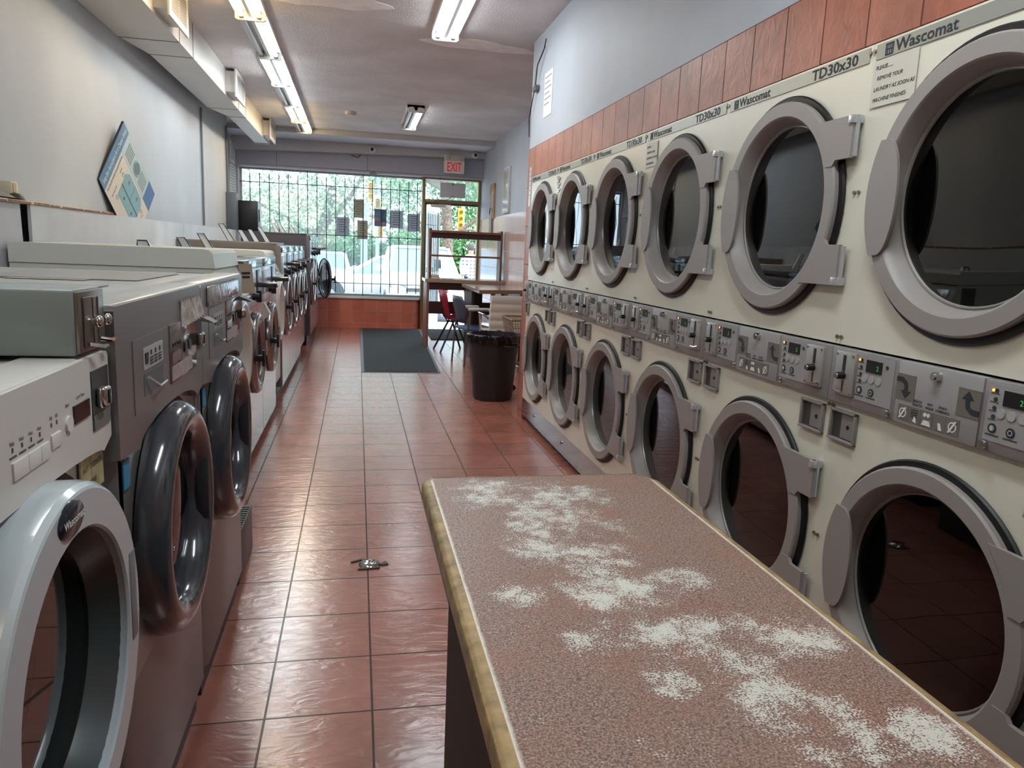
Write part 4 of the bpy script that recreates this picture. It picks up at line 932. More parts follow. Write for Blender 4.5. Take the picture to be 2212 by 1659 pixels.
# ================================================================== right wall fittings and front
def right_fittings():
    def wall_sheet(X, y, z, wd, ht, label, name='wall_notice', lines=6, th=.003, m=None):
        t = thing(name, label, 'notice', (X, y, z), RIGHT); G().box(0, wd, -th, 0, 0, ht).finish('sheet', m or paper, t)
        g = G()
        for j in range(lines): g.box(.02, wd * (.85 - .2 * (j % 2)), -th - .001, -th, ht * (.88 - j * .12), ht * (.88 - j * .12) + .006)
        g.finish('printed_lines', inkg, t); return t
    wall_sheet(1.345, 5.63, 2.34, .24, .31, 'white printed sheet high on the wall above the farthest dryers')
    wall_sheet(1.338, 5.97, 1.72, .07, .30, 'narrow taped sheet on the tiled pier beside the farthest dryer', m=mat('taped_sheet', (200, 200, 200), .3))
    t = thing('hanging_wires', 'loose dark wires and bracket hanging on the wall above the pier', 'wires', (1.34, 5.85, 2.62))
    G().tube([(0, .22, .28), (-.01, .24, .22), (-.02, .18, .16), (-.02, .12, .0), (-.02, .08, -.1), (-.02, .02, -.2), (-.01, .06, -.3), (-.005, .14, -.25)][:0] or [(-.006, -.24, .27), (-.02, -.25, .2), (-.03, -.10, .12), (-.02, -.02, 0), (-.02, .08, -.12), (-.02, .16, -.22), (-.01, .17, -.36)], .004, 6).finish('wire', blackm, t)
    G().tube([(-.006, -.24, .22), (-.03, -.06, .1), (-.03, -.02, -.02)], .003, 6).finish('wire', mat('wire_pale', (150, 150, 150), .5), t)
    G().box(-.03, 0, -.06, .04, -.05, -.01, .004).finish('bracket', mat('bracket_grey', (110, 110, 112), .4, .5), t)
    # far right wall
    t = thing('picture_frame', 'tall narrow framed picture on the far right wall above the tiles', 'picture', (2.03, 10.62, 1.88), RIGHT)
    G().box(0, .42, -.03, 0, 0, .62, .004).finish('frame', mat('frame_white', (206, 208, 214), .4), t)
    G().box(.03, .39, -.032, -.029, .03, .59).finish('print', mat('print_grey_white', (196, 200, 206), .15), t)
    g = G(); g.box(.05, .22, -.034, -.031, .22, .42).box(.05, .3, -.034, -.031, .46, .55); g.finish('print_blocks', mat('print_tan', (170, 160, 120), .5), t)
    t = thing('notice_board', 'strip of wooden board with papers pinned to it, far right wall', 'notice board', (2.03, 11.75, 1.86), RIGHT)
    G().box(0, .40, -.02, 0, -.02, .5).finish('board', woodl, t)
    for (x, z, w_, h) in ((.02, .05, .12, .3), (.2, .12, .14, .26), (.06, -.35, .18, .5)): G().box(x, x + w_, -.028, -.021, z, z + h).finish('pinned_paper', mat('pin_paper', (206, 206, 214), .7), t)
    # exit sign
    t = thing('exit_sign', 'white exit sign with red EXIT letters and twin lamps, over the door', 'exit sign', (1.355, 12.415, 2.565))
    G().box(0, .325, -.075, 0, 0, .185, .006).finish('housing', mat('exit_white', (232, 226, 214), .4), t)
    g = G(); g.text('EXIT', .20, .1625, .022, -.077, 'CENTER', wx=.58, bold=.012); g.finish('red_lettering', mat('exit_red', (220, 30, 50), .4, emit=(220, 20, 45), est=.25), t)
    G().box(0, .325, -.06, 0, .188, .275, .004).finish('battery_housing', mat('exit_cream', (206, 204, 186), .4), t)
    for x in (.07, .26): G().lathe([(.0001, -.045), (.028, -.04), (.032, -.01), (.012, 0)], (x, -.06, .235), seg=16).finish('lamp_head', mat('lamp_head', (190, 188, 178), .3), t)
    # cameras
    for x, z, lb in ((.22, 2.88, 'white dome camera on the beam over the middle of the window'), (1.86, 2.90, 'white dome camera on the beam in the corner above the door')):
        t = thing('dome_camera', lb, 'camera', (x, 12.42, z - .03)); G().lathe([(.0001, -.075), (.03, -.07), (.052, -.04), (.058, 0)], (0, 0, 0), seg=20).finish('housing', white, t)
        G().lathe([(.0001, -.082), (.018, -.078), (.026, -.072)], (0, 0, -.006), seg=14).finish('lens', blackm, t)
    o = G().tube([(-.10, 12.595, 2.76), (.0, 12.59, 2.73), (.05, 12.585, 2.78), (.10, 12.59, 2.79)], .006, 6).finish('loose_cable', blackm); tag(o, 'short loose cable on the header below the window camera', 'cable')
    t = thing('junction_box', 'small grey junction box on the window head with a white clip', 'junction box', (.19, 12.66, 2.50)); G().box(0, .11, -.04, 0, -.02, .06, .004).finish('casing', mat('jbox', (140, 140, 146), .4), t); G().tube([(.07, -.045, .0), (.11, -.05, .02), (.11, -.05, .05), (.07, -.05, .05)], .006, 6).finish('clip', white, t)
    # smoke detector
    t = thing('smoke_detector', 'round beige smoke detector on the stippled ceiling', 'smoke detector', (-.09, 9.85, CEIL)); G().lathe([(.0001, -.045), (.05, -.045), (.065, -.03), (.07, 0)], (0, 0, 0), ax='z', seg=24).finish('cover', mat('beige_plastic', (200, 186, 168), .4), t)
    # box sign in the transom (seen from behind)
    t = thing('transom_sign', 'back of a grey box sign hung in the pane over the door', 'sign', (1.34, 12.70, 2.20))
    G().box(0, .42, 0, .06, 0, .235, .004).finish('back_plate', mat('sign_back_grey', (205, 205, 212), .45), t)
    G().cyl((.21, -.003, .205), (.21, 0, .205), .012, seg=14).finish('hanger_hole', blackm, t)
    G().tube([(.21, -.006, .02), (.16, -.02, -.02), (.05, -.02, -.06), (-.10, -.01, -.07)], .005, 6).finish('power_cord', blackm, t)
    for x in (.0, .42): G().cyl((x, .03, .235), (x, .03, .36), .002, seg=6).finish('hanging_wire', blackm, t)
    # window notices
    pw, pt = papermat('window_paper', (200, 204, 212)), papermat('window_paper_tan', (196, 190, 174)); po = papermat('poster_slate', (130, 140, 165))
    for x, z, w_, h, lb, m in ((-.055, 1.80, .16, .30, 'upper tan paper taped to the shop window, printed both sides', pt), (.0, 1.46, .17, .30, 'lower tan paper taped to the shop window beneath the other tan one', pt),
                              (-.34, 1.50, .21, .30, 'leftmost white paper taped to the shop window', pw), (.275, 1.68, .20, .28, 'small colour poster of blue and pink squares taped to the window', po),
                              (.53, 1.66, .22, .29, 'white paper with a grey paragraph, between the poster and the farther sheet', pw), (.83, 1.62, .20, .29, 'white paper taped to the window, nearest the door', pw)):
        t = thing('window_notice', lb, 'notice', (x, 12.868, z), 0, 'papers taped to the shop window'); G().box(0, w_, -.002, 0, 0, h).finish('sheet', m, t)
        g = G()
        if lb.startswith('small colour'):
            for i, (a, b, c_) in enumerate(((.01, .15, (110, 140, 180)), (.11, .13, (90, 130, 170)), (.01, .08, (190, 140, 150)), (.01, .01, (90, 140, 190)), (.10, .01, (200, 160, 170)))):
                G().box(a, a + .085, -.0035, -.002, b, b + (.06 if b < .1 else .1)).finish('colour_square', mat('sq%d' % i, c_, .5), t)
        else:
            for j in range(6): g.box(w_ * (.18 + .05 * (j % 2)), w_ * (.8 - .06 * (j % 3)), -.003, -.002, h * (.84 - j * .13), h * (.84 - j * .13) + .012)
            g.finish('printed_lines', inkg, t)
right_fittings()

# ------------------------------------------------------------------ door leaf (open, swung outwards)
def door_leaf():
    t = thing('door_1', '', '')
    t['kind'] = 'structure'; t.location = (1.115, 12.92, 0); t.rotation_euler = (0, 0, math.radians(68))
    W_ = .86
    G().box(0, .05, -.02, .02, .02, 2.07, .003).box(W_ - .05, W_, -.02, .02, .02, 2.07, .003).box(.05, W_ - .05, -.02, .02, 1.98, 2.07).box(.05, W_ - .05, -.02, .02, .02, .30).box(.05, W_ - .05, -.02, .02, .75, .95).finish('door_frame', [alum], t)
    G().box(.05, W_ - .05, -.003, .003, .30, .75).box(.05, W_ - .05, -.003, .003, .95, 1.98).finish('door_pane', MATS['shop_window_glass'], t)
    for i in range(7): G().box(.09 + i * .11, .10 + i * .11, -.04, -.03, .32, 1.94).finish('door_bar', barm, t)
    for z in (1.75, .95, .62): G().box(.05, W_ - .05, -.045, -.038, z, z + .012).finish('door_cross_bar', barm, t)
    G().box(W_ - .045, W_ - .01, -.07, -.02, 1.0, 1.16, .004).finish('door_handle', chrome, t)
    g = G().box(1.105, 1.125, 12.76, 12.93, 0, 2.10); struct(g, 'trim_9', darkframe)
    g = G().box(1.105, 1.985, 12.76, 12.80, 2.075, 2.10); struct(g, 'trim_10', darkframe)
    c = thing('door_closer', 'white hydraulic door closer with arm under the transom bar', 'door closer', (1.2, 12.74, 2.03)); G().box(0, .24, -.05, 0, .0, .05, .004).finish('body', white, c); G().tube([(.12, -.02, .05), (.3, .0, .05), (.44, .1, .045)], .008, 6).finish('arm', white, c)
door_leaf()

# ================================================================== furniture at the far right
def desk():
    t = thing('shelf_desk', 'brown desk with a two-board open hutch, standing before the glass door', 'desk', (.985, 10.30, 0))
    W_ = 1.03
    g = G(); g.prismz([(-.07, -.0), (W_, 0), (W_, .55), (-.07, .55)], .905, .945); g.finish('desktop', [deskt], t)
    G().box(-.075, W_, -.004, -.0005, .90, .946).finish('desktop_edge', mat('edge_pale_brown', (164, 132, 112), .4), t)
    for x in (-.05, W_ - .04): G().box(x, x + .035, .02, .52, 0, .905).finish('side_panel', [mat('panel_reddish', (140, 96, 84), .35)], t)
    G().box(-.015, W_ - .04, .03, .05, .47, .64).finish('modesty_board', woodd, t)
    G().box(-.015, W_ - .04, .03, .05, .80, .905).finish('apron', woodd, t)
    for x in (-.02, W_ - .055): G().box(x, x + .03, .12, .36, .945, 1.63).finish('hutch_side', woodb, t)
    G().box(.01, W_ - .055, .10, .38, 1.575, 1.605).finish('hutch_top', woodb, t); G().box(.01, W_ - .055, .13, .15, 1.50, 1.575).finish('hutch_valance', woodd, t)
    G().box(.01, W_ - .055, .12, .36, 1.25, 1.275).finish('hutch_shelf', woodb, t)
    for i, (x, w_, h) in enumerate(((.0, .12, .03),)):
        for j in range(2):
            b = thing('book', ('lower', 'upper')[j] + ' tan paperback of the pair lying on the shelf desk', 'book', (1.0, 10.42, .946 + j * .026)); G().box(0, .12 - j * .006, 0, .16, 0, .0245, .001).finish('cover', mat('book_tan%d' % j, (130, 100, 76), .6), b); G().box(.003, .118 - j * .006, -.001, .0, .004, .021).finish('pages', paperc, b)
    o = G().box(1.15, 1.32, 10.40, 10.6, .946, .951).finish('loose_paper', mat('paper_bluish', (180, 186, 200), .5)); tag(o, 'bluish papers lying beside the books on the shelf desk', 'paper')
    # second table
    t = thing('side_table', 'brown laminate table with dark leg panel, between shelf desk and white chair', 'table', (1.30, 8.9, 0))
    G().prismz([(.10, 1.28), (.10, -.22), (.72, .03), (.72, 1.28)], .862, .90).finish('tabletop', deskt, t)
    G().hull([(.10, -.22, .858), (.72, .03, .858), (.72, .024, .858), (.10, -.226, .858)], [(.10, -.22, .902), (.72, .03, .902), (.72, .024, .902), (.10, -.226, .902)]).finish('front_edge', mat('edge_brown', (132, 96, 72), .4), t)
    G().box(.11, .14, .42, 1.0, .0, .862).box(.14, .34, .98, 1.0, .0, .862).finish('side_panel', woodd, t)
    G().box(.26, .31, -.13, -.09, 0, .862).finish('leg', woodb, t); G().box(.66, .71, .06, .10, 0, .862).finish('leg', woodb, t)
desk()
def chairs():
    # red moulded chair, seen from the side, facing the desk (+x)
    t = thing('school_chair', 'red moulded plastic chair with splayed dark legs by the shelf desk', 'chair', (1.27, 10.03, 0), math.radians(8))
    red = mat('red_plastic', (150, 20, 44), .35)
    g = G(); P_ = [(.20, .43), (.10, .435), (-.02, .42), (-.09, .43), (-.125, .48), (-.15, .58), (-.175, .72), (-.19, .82)]
    rings = [];
    for i, (x, z) in enumerate(P_):
        wv = [.19, .21, .21, .20, .19, .20, .20, .17][i]; ring = []
        for j in range(9):
            v = -1 + 2 * j / 8; ring.append((x + (.035 * v * v if i > 3 else 0), v * wv, z + (.03 * v * v if i <= 3 else 0)))
        rings.append(ring)
    g.loft(rings, cap=False, closed=False)
    o = g.finish('shell', red, t, smooth=60); so_ = o.modifiers.new('t', 'SOLIDIFY'); so_.thickness = .012
    for sx in (1, -1):
        for sy in (1, -1): G().tube([(.02 * sx, .12 * sy, .41), (.19 * sx - .02, .19 * sy, .0)], .013, 8).finish('leg', blackm, t)
    G().tube([(.1, -.1, .41), (-.1, -.1, .41), (-.165, -.12, .50), (-.2, -.12, .68)], .009, 8).finish('back_brace', blackm, t)
    t = thing('stacking_chair', 'grey-blue chair with steel legs and white armrest, beside the side table', 'chair', (1.35, 8.87, 0), math.radians(12))
    gb = mat('slate_plastic', (70, 76, 92), .4)
    g = G(); rings = []
    for i, (x, z) in enumerate([(-.15, .50), (-.165, .56), (-.185, .66), (-.21, .76), (-.225, .82)]):
        wv = [.12, .19, .21, .2, .15][i]; rings.append([(x + .03 * (v * v), v * wv, z) for v in [-1 + 2 * j / 8 for j in range(9)]])
    g.loft(rings, cap=False, closed=False); o = g.finish('backrest', gb, t, smooth=60); o.modifiers.new('t', 'SOLIDIFY').thickness = .012
    G().box(-.14, .24, -.22, .22, .42, .45, .012).finish('seat', mat('seat_blue', (70, 92, 128), .4), t)
    st = mat('leg_steel', (120, 112, 108), .3, .6)
    for sy in (1, -1):
        G().tube([(-.16, .22 * sy, .0), (-.13, .22 * sy, .40), (-.10, .22 * sy, .66), (.12, .22 * sy, .66)], .012, 8).finish('leg', st, t)
        G().tube([(.24, .22 * sy, 0), (.18, .22 * sy, .43)], .012, 8).finish('leg', st, t)
        G().box(-.12, .16, .19 * sy - (.025 if sy > 0 else .025), .19 * sy + .05 - (.0 if sy > 0 else .025), .655, .69, .012).finish('armrest', white, t)
    # white ribbed swivel chair, its back to us
    t = thing('office_chair', 'white ribbed high-back office chair turned away, behind the trash can', 'chair', (1.66, 8.15, 0), math.radians(4))
    wl = mat('white_leather', (206, 204, 196), .5)
    g = G(); rings = []
    zs = [.42 + .046 * i for i in range(11)]
    n = 40
    for i in range(n + 1):
        z = .42 + .455 * i / n; bulge = .012 * abs(math.sin(PI * (i / n) * 5)) ; hw = .215 + .01 * math.sin(i / n * PI)
        y = -.02 + .05 * (1 - i / n) * .0 - .04 * (i / n)
        rings.append([(-hw, y - bulge, z), (-hw * .5, y - bulge - .012, z), (0, y - bulge - .016, z), (hw * .5, y - bulge - .012, z), (hw, y - bulge, z), (hw, y + .05, z), (0, y + .045, z), (-hw, y + .05, z)])
    g.loft(rings); g.finish('backrest', wl, t, smooth=50)
    G().box(-.23, .23, .03, .48, .40, .47, .03, 3).finish('seat', wl, t)
    G().cyl((0, .25, .09), (0, .25, .40), .025, seg=12).finish('column', chrome, t)
    for i in range(5):
        a = 2 * PI * i / 5 + .3; G().tube([(0, .25, .10), (.26 * math.cos(a), .25 + .26 * math.sin(a), .07), (.27 * math.cos(a), .25 + .27 * math.sin(a), .0)], .018, 8).finish('base_arm', chrome, t)
    for s_ in (1, -1): G().tube([(.235 * s_, .0, .62), (.27 * s_, .05, .66), (.27 * s_, .3, .66), (.235 * s_, .34, .45)], .014, 8).finish('armrest', chrome, t)
    # wire basket trolley
    t = thing('laundry_basket', 'chrome wire laundry basket on a trolley behind the trash can', 'basket', (1.66, 7.35, 0))
    wm = mat('wire_brown', (150, 132, 110), .35, .5)
    T_ = [(-.18, -.26), (.18, -.26), (.18, .26), (-.18, .26)]; B_ = [(-.14, -.21), (.14, -.21), (.14, .21), (-.14, .21)]
    G().tube([(x, y, .70) for x, y in T_ + T_[:1]], .010, 6).finish('rim', wm, t)
    g = G()
    for k in range(4):
        a, b = T_[k], T_[(k + 1) % 4]; c_, d_ = B_[k], B_[(k + 1) % 4]
        for i in range(13):
            u = i / 13; g.tube([(a[0] + (b[0] - a[0]) * u, a[1] + (b[1] - a[1]) * u, .70), (c_[0] + (d_[0] - c_[0]) * u, c_[1] + (d_[1] - c_[1]) * u, .45)], .0025, 5)
    for z in (.62, .54, .45):
        u = (.70 - z) / .25; g.tube([(T_[k % 4][0] * (1 - u) + B_[k % 4][0] * u, T_[k % 4][1] * (1 - u) + B_[k % 4][1] * u, z) for k in range(5)], .003, 5)
    g.finish('wires', wm, t)
    for x, y in B_: G().tube([(x, y, .45), (x, y, .05)], .009, 6).finish('leg', chrome, t); G().lathe([(.0001, -.012), (.03, -.012), (.03, .012), (.0001, .012)], (x, y, .03), seg=12).finish('caster', blackr, t)
chairs()
def trash():
    t = thing('trash_can', 'black round trash can with a bag over its rim, by the tiled pier', 'trash can', (1.245, 6.75, 0))
    bk = mat('bin_black', (34, 35, 38), .45, bump=.05, bscale=12)
    g = G(); rings = []; n = 48
    for z, r in ((0, .175), (.02, .185), (.30, .205), (.53, .228), (.535, .236), (.60, .240), (.61, .232), (.61, .222), (.05, .17)):
        rings.append([(r * (1 + (.012 if (i // 6) % 2 and .02 < z < .53 else 0)) * math.cos(2 * PI * i / n), r * (1 + (.012 if (i // 6) % 2 and .02 < z < .53 else 0)) * math.sin(2 * PI * i / n), z) for i in range(n)])
    g.loft(rings); g.finish('body', bk, t, smooth=30)
    for a in (-PI / 2 + .55, PI / 2 + .4):
        c_, s_ = math.cos(a), math.sin(a)
        G().tube([(c_ * .22 - s_ * .07, s_ * .22 + c_ * .07, .52), (c_ * .262 - s_ * .065, s_ * .262 + c_ * .065, .515), (c_ * .262 + s_ * .065, s_ * .262 - c_ * .065, .515), (c_ * .22 + s_ * .07, s_ * .22 - c_ * .07, .52)], .010, 8).finish('handle', bk, t)
    g = G(); rings = []
    for k, (z, r) in enumerate(((.535, .242), (.565, .246), (.592, .248), (.606, .243), (.603, .228), (.55, .215), (.45, .205))):
        rings.append([((r + .008 * math.sin(i * 1.9 + k) + rnd.uniform(-.004, .004)) * math.cos(2 * PI * i / 72), (r + .008 * math.sin(i * 1.9 + k)) * math.sin(2 * PI * i / 72), z + .010 * math.sin(i * .9 + k * .5) * (1 if k < 5 else 0) + rnd.uniform(-.004, .004)) for i in range(72)])
    g.loft(rings, cap=False); g.finish('bin_bag', mat('bag_black', (16, 16, 18), .16), t, smooth=40)
trash()
def mats_():
    cm = mat('mat_charcoal', (58, 63, 68), .95, noise=.35, nscale=90, bump=1, bscale=220)
    t = thing('floor_mat', 'long charcoal entrance mat lying on the tiles in the aisle', 'mat', (0, 0, 0))
    G().prismz([(.085, 8.19), (.885, 8.19), (1.02, 12.55), (.09, 12.52)], .0045, .011).finish('pile', cm, t)
    G().prismz([(.055, 8.16), (.915, 8.16), (1.05, 12.58), (.06, 12.55)], .0005, .0045).finish('rubber_edge', mat('mat_edge', (96, 108, 124), .6), t)
    t = thing('floor_mat', 'small charcoal doormat inside the door, beneath the shelf desk', 'mat', (0, 0, 0))
    G().prismz([(1.10, 11.2), (1.95, 11.2), (1.97, 12.6), (1.13, 12.6)], .0005, .012).finish('pile', cm, t)
mats_()
def debris():
    t = thing('broken_mount', 'small broken chrome disc with torn dark flaps lying on the floor tiles', 'debris', (.055, 3.10, 0))
    G().lathe([(.0001, .018), (.03, .016), (.042, .008), (.046, .002), (.044, .0005)], (.005, 0, 0), ax='z', seg=24).finish('disc', chrome, t)
    g = G()
    for i in range(4): a = 2 * PI * i / 4 + .5; g.cyl((.005 + .02 * math.cos(a), .02 * math.sin(a), .0165), (.005 + .02 * math.cos(a), .02 * math.sin(a), .0178), .005, seg=8)
    g.cyl((.005, 0, .018), (.005, 0, .0186), .006, seg=8); g.finish('holes', blackm, t)
    fl = mat('torn_rubber', (70, 70, 72), .6)
    for pts in ([(-.075, .03), (-.03, .055), (.0, .05), (-.01, .035), (-.035, .04), (-.07, .022)], [(.045, -.01), (.075, .02), (.085, -.012), (.06, -.02)], [(-.045, -.055), (.045, -.05), (.05, -.03), (-.04, -.04)]): G().prismz(pts, .001, .006).finish('flap', fl, t)
debris()

# ================================================================== FOLDING TABLE
def laminate():
    m = bpy.data.materials.new('speckled_laminate'); m.use_nodes = True; nt = m.node_tree; N = nt.nodes; L = nt.links; p = N['Principled BSDF']; p.inputs['Roughness'].default_value = .42
    tc = N.new('ShaderNodeTexCoord')
    def noise(sc, det=3, rough=.5, vec=None):
        n = N.new('ShaderNodeTexNoise'); n.inputs['Scale'].default_value = sc; n.inputs['Detail'].default_value = det; n.inputs['Roughness'].default_value = rough; L.new(vec or tc.outputs['Object'], n.inputs['Vector']); return n
    def mixc(f, a, b):
        x = N.new('ShaderNodeMix'); x.data_type = 'RGBA'
        L.new(f, x.inputs['Factor'])
        for s_, v in (('A', a), ('B', b)):
            if isinstance(v, tuple): x.inputs[s_].default_value = v
            else: L.new(v, x.inputs[s_])
        return x.outputs['Result']
    def rng(f, a, b, c=0, d=1):
        x = N.new('ShaderNodeMapRange'); x.inputs[1].default_value = a; x.inputs[2].default_value = b; x.inputs[3].default_value = c; x.inputs[4].default_value = d; L.new(f, x.inputs[0]); return x.outputs[0]
    def mth(op, a, b=None):
        x = N.new('ShaderNodeMath'); x.operation = op
        for i, v in enumerate((a, b)):
            if v is None: continue
            if isinstance(v, (int, float)): x.inputs[i].default_value = v
            else: L.new(v, x.inputs[i])
        return x.outputs[0]
    fine = noise(330, 3); mid = noise(150, 4); big = noise(9, 4)
    c = mixc(rng(fine.outputs['Fac'], .38, .62), C(102, 80, 71), C(174, 145, 131))
    c = mixc(rng(mid.outputs['Fac'], .54, .66, 0, .75), c, C(78, 68, 72))
    c = mixc(rng(noise(180, 2).outputs['Fac'], .60, .68, 0, .7), c, C(190, 166, 156))
    c = mixc(rng(big.outputs['Fac'], .45, .7, 0, .4), c, C(152, 104, 86))
    # worn white patches: each blob (x, y, rx, ry) in table coordinates
    blobs = [(.30, 1.66, .06, .09), (.41, 1.52, .09, .14), (.36, 1.38, .05, .12), (.44, 1.27, .06, .07), (.40, 1.15, .045, .07), (.47, 1.12, .06, .05), (.27, 1.13, .035, .035), (.55, 1.62, .03, .06), (.53, 1.42, .03, .04), (.56, 1.16, .05, .035),
             (.32, .97, .02, .03), (.42, .86, .03, .03), (.54, .80, .045, .11), (.60, .74, .03, .06), (.63, .60, .05, .03), (.48, .98, .10, .05), (.70, .70, .05, .04), (.55, .50, .08, .08), (.66, .95, .07, .05)]
    acc = None
    sx = N.new('ShaderNodeSeparateXYZ'); L.new(tc.outputs['Object'], sx.inputs[0])
    for x, y, rx, ry in blobs:
        dx = mth('MULTIPLY', mth('SUBTRACT', sx.outputs[0], x), 1 / rx); dy = mth('MULTIPLY', mth('SUBTRACT', sx.outputs[1], y), 1 / ry)
        d = mth('ADD', mth('MULTIPLY', dx, dx), mth('MULTIPLY', dy, dy)); v = rng(d, 0, 3.4, .60 if rx < .12 else .42, 0)
        acc = v if acc is None else mth('MAXIMUM', acc, v)
    nw = noise(12, 12, .85); nf = noise(330, 2, .6)
    s_ = mth('ADD', acc, mth('MULTIPLY', mth('SUBTRACT', nw.outputs['Fac'], .5), 3.4)); s_ = mth('ADD', s_, mth('MULTIPLY', mth('SUBTRACT', nf.outputs['Fac'], .5), 1.8))
    c = mixc(rng(s_, .46, .62), c, C(214, 214, 204))
    # pale worn line along the rim
    ex = mth('MINIMUM', mth('SUBTRACT', sx.outputs[0], .181), mth('SUBTRACT', .746, sx.outputs[0])); ex = mth('ADD', ex, mth('MULTIPLY', mth('SUBTRACT', nw.outputs['Fac'], .5), .012))
    c = mixc(rng(ex, .006, .001), c, C(224, 220, 208))
    L.new(c, p.inputs['Base Color']); MATS['speckled_laminate'] = m
    return m
def folding_table():
    t = thing('folding_table', 'long speckled brown laminate folding table with worn white patches, in the foreground', 'table', (0, 0, 0))
    x0, x1, y0, y1, z = .158, .765, -.55, 1.79, .80
    out = [(x0, y0), (x1, y0), (x1, y1 - .06), (x1 - .045, y1), (x0 + .018, y1), (x0, y1 - .03)]
    inn = [(x0 + .022, y0 + .03), (x1 - .018, y0 + .03), (x1 - .018, y1 - .065), (x1 - .05, y1 - .008), (x0 + .028, y1 - .008), (x0 + .022, y1 - .03)]
    G().hull([(x, y, z - .03) for x, y in inn], [(x, y, z) for x, y in inn]).finish('laminate_top', laminate(), t)
    wd = mat('worn_oak_edge', (152, 128, 88), .5, noise=.22, nscale=25, bump=.3, bscale=40)
    g = G()
    mid = [(a[0] + (b[0] - a[0]) * .12, a[1] + (b[1] - a[1]) * .12) for a, b in zip(out, inn)]
    g.loft([[(x, y, z - .045) for x, y in inn], [(x, y, z - .045) for x, y in mid], [(x, y, z - .035) for x, y in out], [(x, y, z - .014) for x, y in out], [(x, y, z - .004) for x, y in mid], [(a[0] * .4 + b[0] * .6, a[1] * .4 + b[1] * .6, z + .0005) for a, b in zip(out, inn)], [(x, y, z + .0008) for x, y in inn], [(x, y, z - .03) for x, y in inn]], cap=False)
    g.finish('wood_edging', wd, t, smooth=50)
    dk = mat('table_base_dark', (12, 9, 8), .6)
    G().box(.225, .245, -.5, 1.70, 0, .757).finish('side_panel', dk, t)
    G().box(.69, .71, -.5, 1.70, 0, .757).finish('side_panel', dk, t)
    G().box(.245, .69, 1.66, 1.68, 0, .757).finish('end_panel', dk, t)
folding_table()

